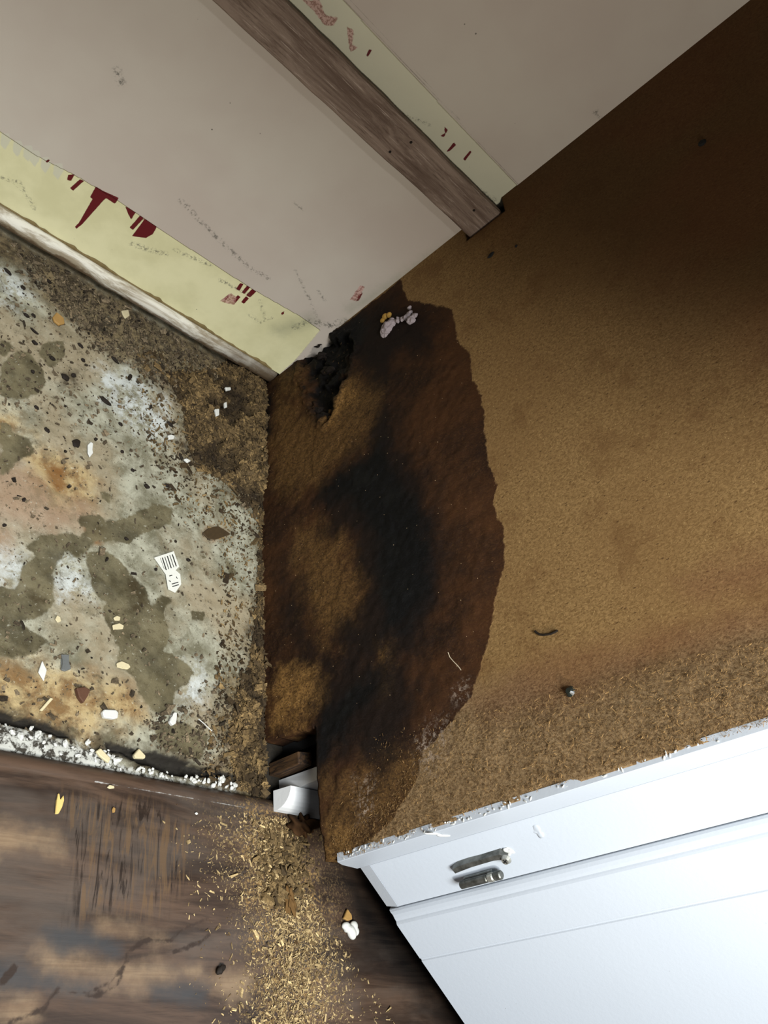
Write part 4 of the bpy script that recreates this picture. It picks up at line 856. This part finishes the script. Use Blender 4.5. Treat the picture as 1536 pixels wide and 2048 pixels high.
# dark fragments on the concrete
proto = {}
for k in range(5):
    bm = bmesh.new(); bmesh.ops.create_icosphere(bm, subdivisions=2, radius=1); r_ = np.random.default_rng(80 + k)
    for v in bm.verts: v.co = v.co * float(1 + r_.uniform(-.25, .2))
    me = bpy.data.meshes.new('dark_fragment'); bm.to_mesh(me); bm.free(); me.materials.append(M_DKBR); proto[k] = me
frs = [(68, 687, 6, 4), (103, 718, 6, 4), (45, 577, 5, 4), (97, 565, 6, 3), (14, 545, 9, 3), (67, 664, 9, 2), (51, 632, 6, 3), (66, 633, 5, 3), (146, 752, 5, 5), (129, 756, 9, 6), (258, 756, 4, 10), (209, 803, 13, 5), (160, 693, 7, 3), (229, 722, 11, 3), (151, 888, 8, 9), (292, 974, 6, 5), (332, 972, 5, 3), (93, 862, 6, 4), (339, 850, 9, 4), (46, 1001, 3, 4), (251, 1079, 4, 3), (375, 1121, 4, 3), (72, 817, 5, 3), (165, 722, 5, 3), (64, 745, 4, 3), (190, 880, 3, 4), (212, 1120, 2, 5), (264, 942, 4, 3), (243, 905, 4, 3), (310, 1140, 3, 3), (136, 975, 3, 3), (7, 1052, 3, 3), (240, 850, 5, 3), (300, 815, 3, 6)]
for k, (px, py, a_, b_) in enumerate(frs):
    o = bpy.data.objects.new('dark_fragment', proto[k % 5]); COL.objects.link(o); p = F(px, py); s_ = 0.00056
    o.scale = (a_ * s_, b_ * s_, .0016); o.rotation_euler = (0, 0, -0.45 if a_ > b_ else -.2); o.location = (p[0], p[1], .0016)
    tagit(o, 'small blackish brown fragment lying on the stained concrete', 'fragment', 'dark fragments scattered on the concrete')

# thinset crumbs along the laminate edge
tp = {}
for k in range(6):
    bm = bmesh.new(); bmesh.ops.create_icosphere(bm, subdivisions=2, radius=1); r_ = np.random.default_rng(180 + k)
    for v in bm.verts: v.co = v.co * float(1 + r_.uniform(-.35, .3))
    me = bpy.data.meshes.new('thinset_crumb'); bm.to_mesh(me); bm.free(); me.materials.append(M_PLASTER); tp[k] = me
r_ = np.random.default_rng(77)
for k in range(130):
    t = r_.random() ** 0.9; px = 5 + 500 * t - (180 if k > 95 else 0); base = 1462 + 0.238 * px
    if 0.48 < t < 0.52 or px > 500 or (k > 95 and px > 0): continue
    py = base + r_.normal(0, 9) + (9 if t > .45 else 0)
    if t > .6 and r_.random() < .35: continue
    s_ = min(r_.gamma(1.8, .0006) + .0007, .0036); p = F(px, py, .003)
    if p[1] < LE + 0.004: p[1] = LE + 0.004 + r_.random() * .008
    o = bpy.data.objects.new('thinset_crumb', tp[k % 6]); COL.objects.link(o)
    o.scale = (s_, s_ * r_.uniform(.5, .9), s_ * .6); o.rotation_euler = (r_.normal(0, .3), r_.normal(0, .3), r_.random() * 6); o.location = (p[0], p[1], .0015 + s_ * .5)
    tagit(o, 'white crumb of old floor adhesive lying along the laminate edge', 'crumb', 'white adhesive crumbs along the laminate edge')

# things stuck on the side
fo = empty('foam_lump', tuple(P(790, 645, -.004))); tagit(fo, 'greyish white foam lump with yellow spot stuck on the wet brown side near the wall', 'foam')
base_ = P(790, 645, -.004)
bm = bmesh.new()
for k, (px, py, r1) in enumerate([(775, 655, .008), (770, 664, .0065), (783, 645, .006), (795, 640, .0035), (805, 637, .003), (815, 632, .0045), (822, 640, .0055), (820, 625, .003), (818, 615, .0022), (828, 632, .004)]):
    p = P(px, py, -.004) - base_; bmesh.ops.create_icosphere(bm, subdivisions=3, radius=r1 * .98, matrix=Matrix.Translation(p) @ Matrix.Diagonal((.7, 1, 1, 1)))
o = bm_obj('lump', bm, M_FOAM, fo, smooth=True); m_ = o.modifiers.new('merge', 'REMESH'); m_.mode = 'VOXEL'; m_.voxel_size = .0007; m_.use_smooth_shade = True
tx = bpy.data.textures.new('foam_noise', 'CLOUDS'); tx.noise_scale = .004; dm = o.modifiers.new('rough', 'DISPLACE'); dm.texture = tx; dm.strength = .005
bm = bmesh.new()
for k, (px, py, r1) in enumerate([(770, 633, .005), (778, 630, .0045), (765, 641, .004)]): bmesh.ops.create_icosphere(bm, subdivisions=3, radius=r1 * .8, matrix=Matrix.Translation(P(px, py, -.004) - base_) @ Matrix.Diagonal((.7, 1, 1, 1)))
bm_obj('yellow_spot', bm, M_FOAMY, fo, smooth=True)['label'] = 'yellowed patch'

scr = disc('side_screw', P(1138, 1382, -.0035), (-1, 0, 0), .0042, .0025, plain('blackened_screw', (30, 34, 30), .3, .3), None, 16, .5); tagit(scr, 'blackened round screw head sunk in the brown side near the white front frame', 'screw')
scr = disc('side_nail', P(1404, 285, -.0004), (-1, 0, 0), .0044, .002, M_BLACK, None, 12, .5); tagit(scr, 'black nail head high on the dark part of the brown side', 'nail')
o = blob('side_speck', P(980, 512, -.0006), (.0008, .0028, .0042), M_BLACK, 5, .3, 2, 2, Matrix.Rotation(-.3, 4, 'X')); tagit(o, 'small black fleck on the brown side just below the batten end', 'speck')
o = blob('side_speck', P(1032, 492, -.0004), (.0006, .0016, .0020), M_BLACK, 8, .3, 2, 2); tagit(o, 'tiny black fleck on the brown side, further from the wall than its neighbour', 'speck')
def wire(name, pts, r, mat, label, cat, parent=None):
    cu = bpy.data.curves.new(name, 'CURVE'); cu.dimensions = '3D'; cu.bevel_depth = r; cu.bevel_resolution = 2
    s_ = cu.splines.new('POLY'); s_.points.add(len(pts) - 1)
    for i, p in enumerate(pts): s_.points[i].co = (*p, 1)
    dg = None; ob = bpy.data.objects.new(name, cu); COL.objects.link(ob); cu.materials.append(mat)
    me = bpy.data.meshes.new_from_object(ob); bpy.data.objects.remove(ob); o = bpy.data.objects.new(name, me); COL.objects.link(o)
    if parent: o.parent = parent
    if label: tagit(o, label, cat)
    return o
wire('curled_fibre', [P(x, y, -.0012) for x, y in [(1070, 1262), (1074, 1266), (1080, 1269), (1086, 1270), (1094, 1269), (1101, 1268), (1108, 1265), (1115, 1261)]], .0009, M_DKBR, 'dark curved fibre, smile shaped, on the tan part of the brown side', 'fibre')
wire('pale_hair', [P(x, y, -.012) for x, y in [(896, 1305), (900, 1315), (908, 1324), (916, 1332), (922, 1340)]], .00035, M_HAIR, 'fine pale hair on the wet brown side near the stain edge', 'hair')
wire('pale_hair', [F(x, y, .0135) for x, y in [(397, 1438), (408, 1447), (416, 1455), (424, 1462)]], .0004, M_PLASTER, 'fine white fibre lying on dark concrete beside the crumb heap', 'hair')
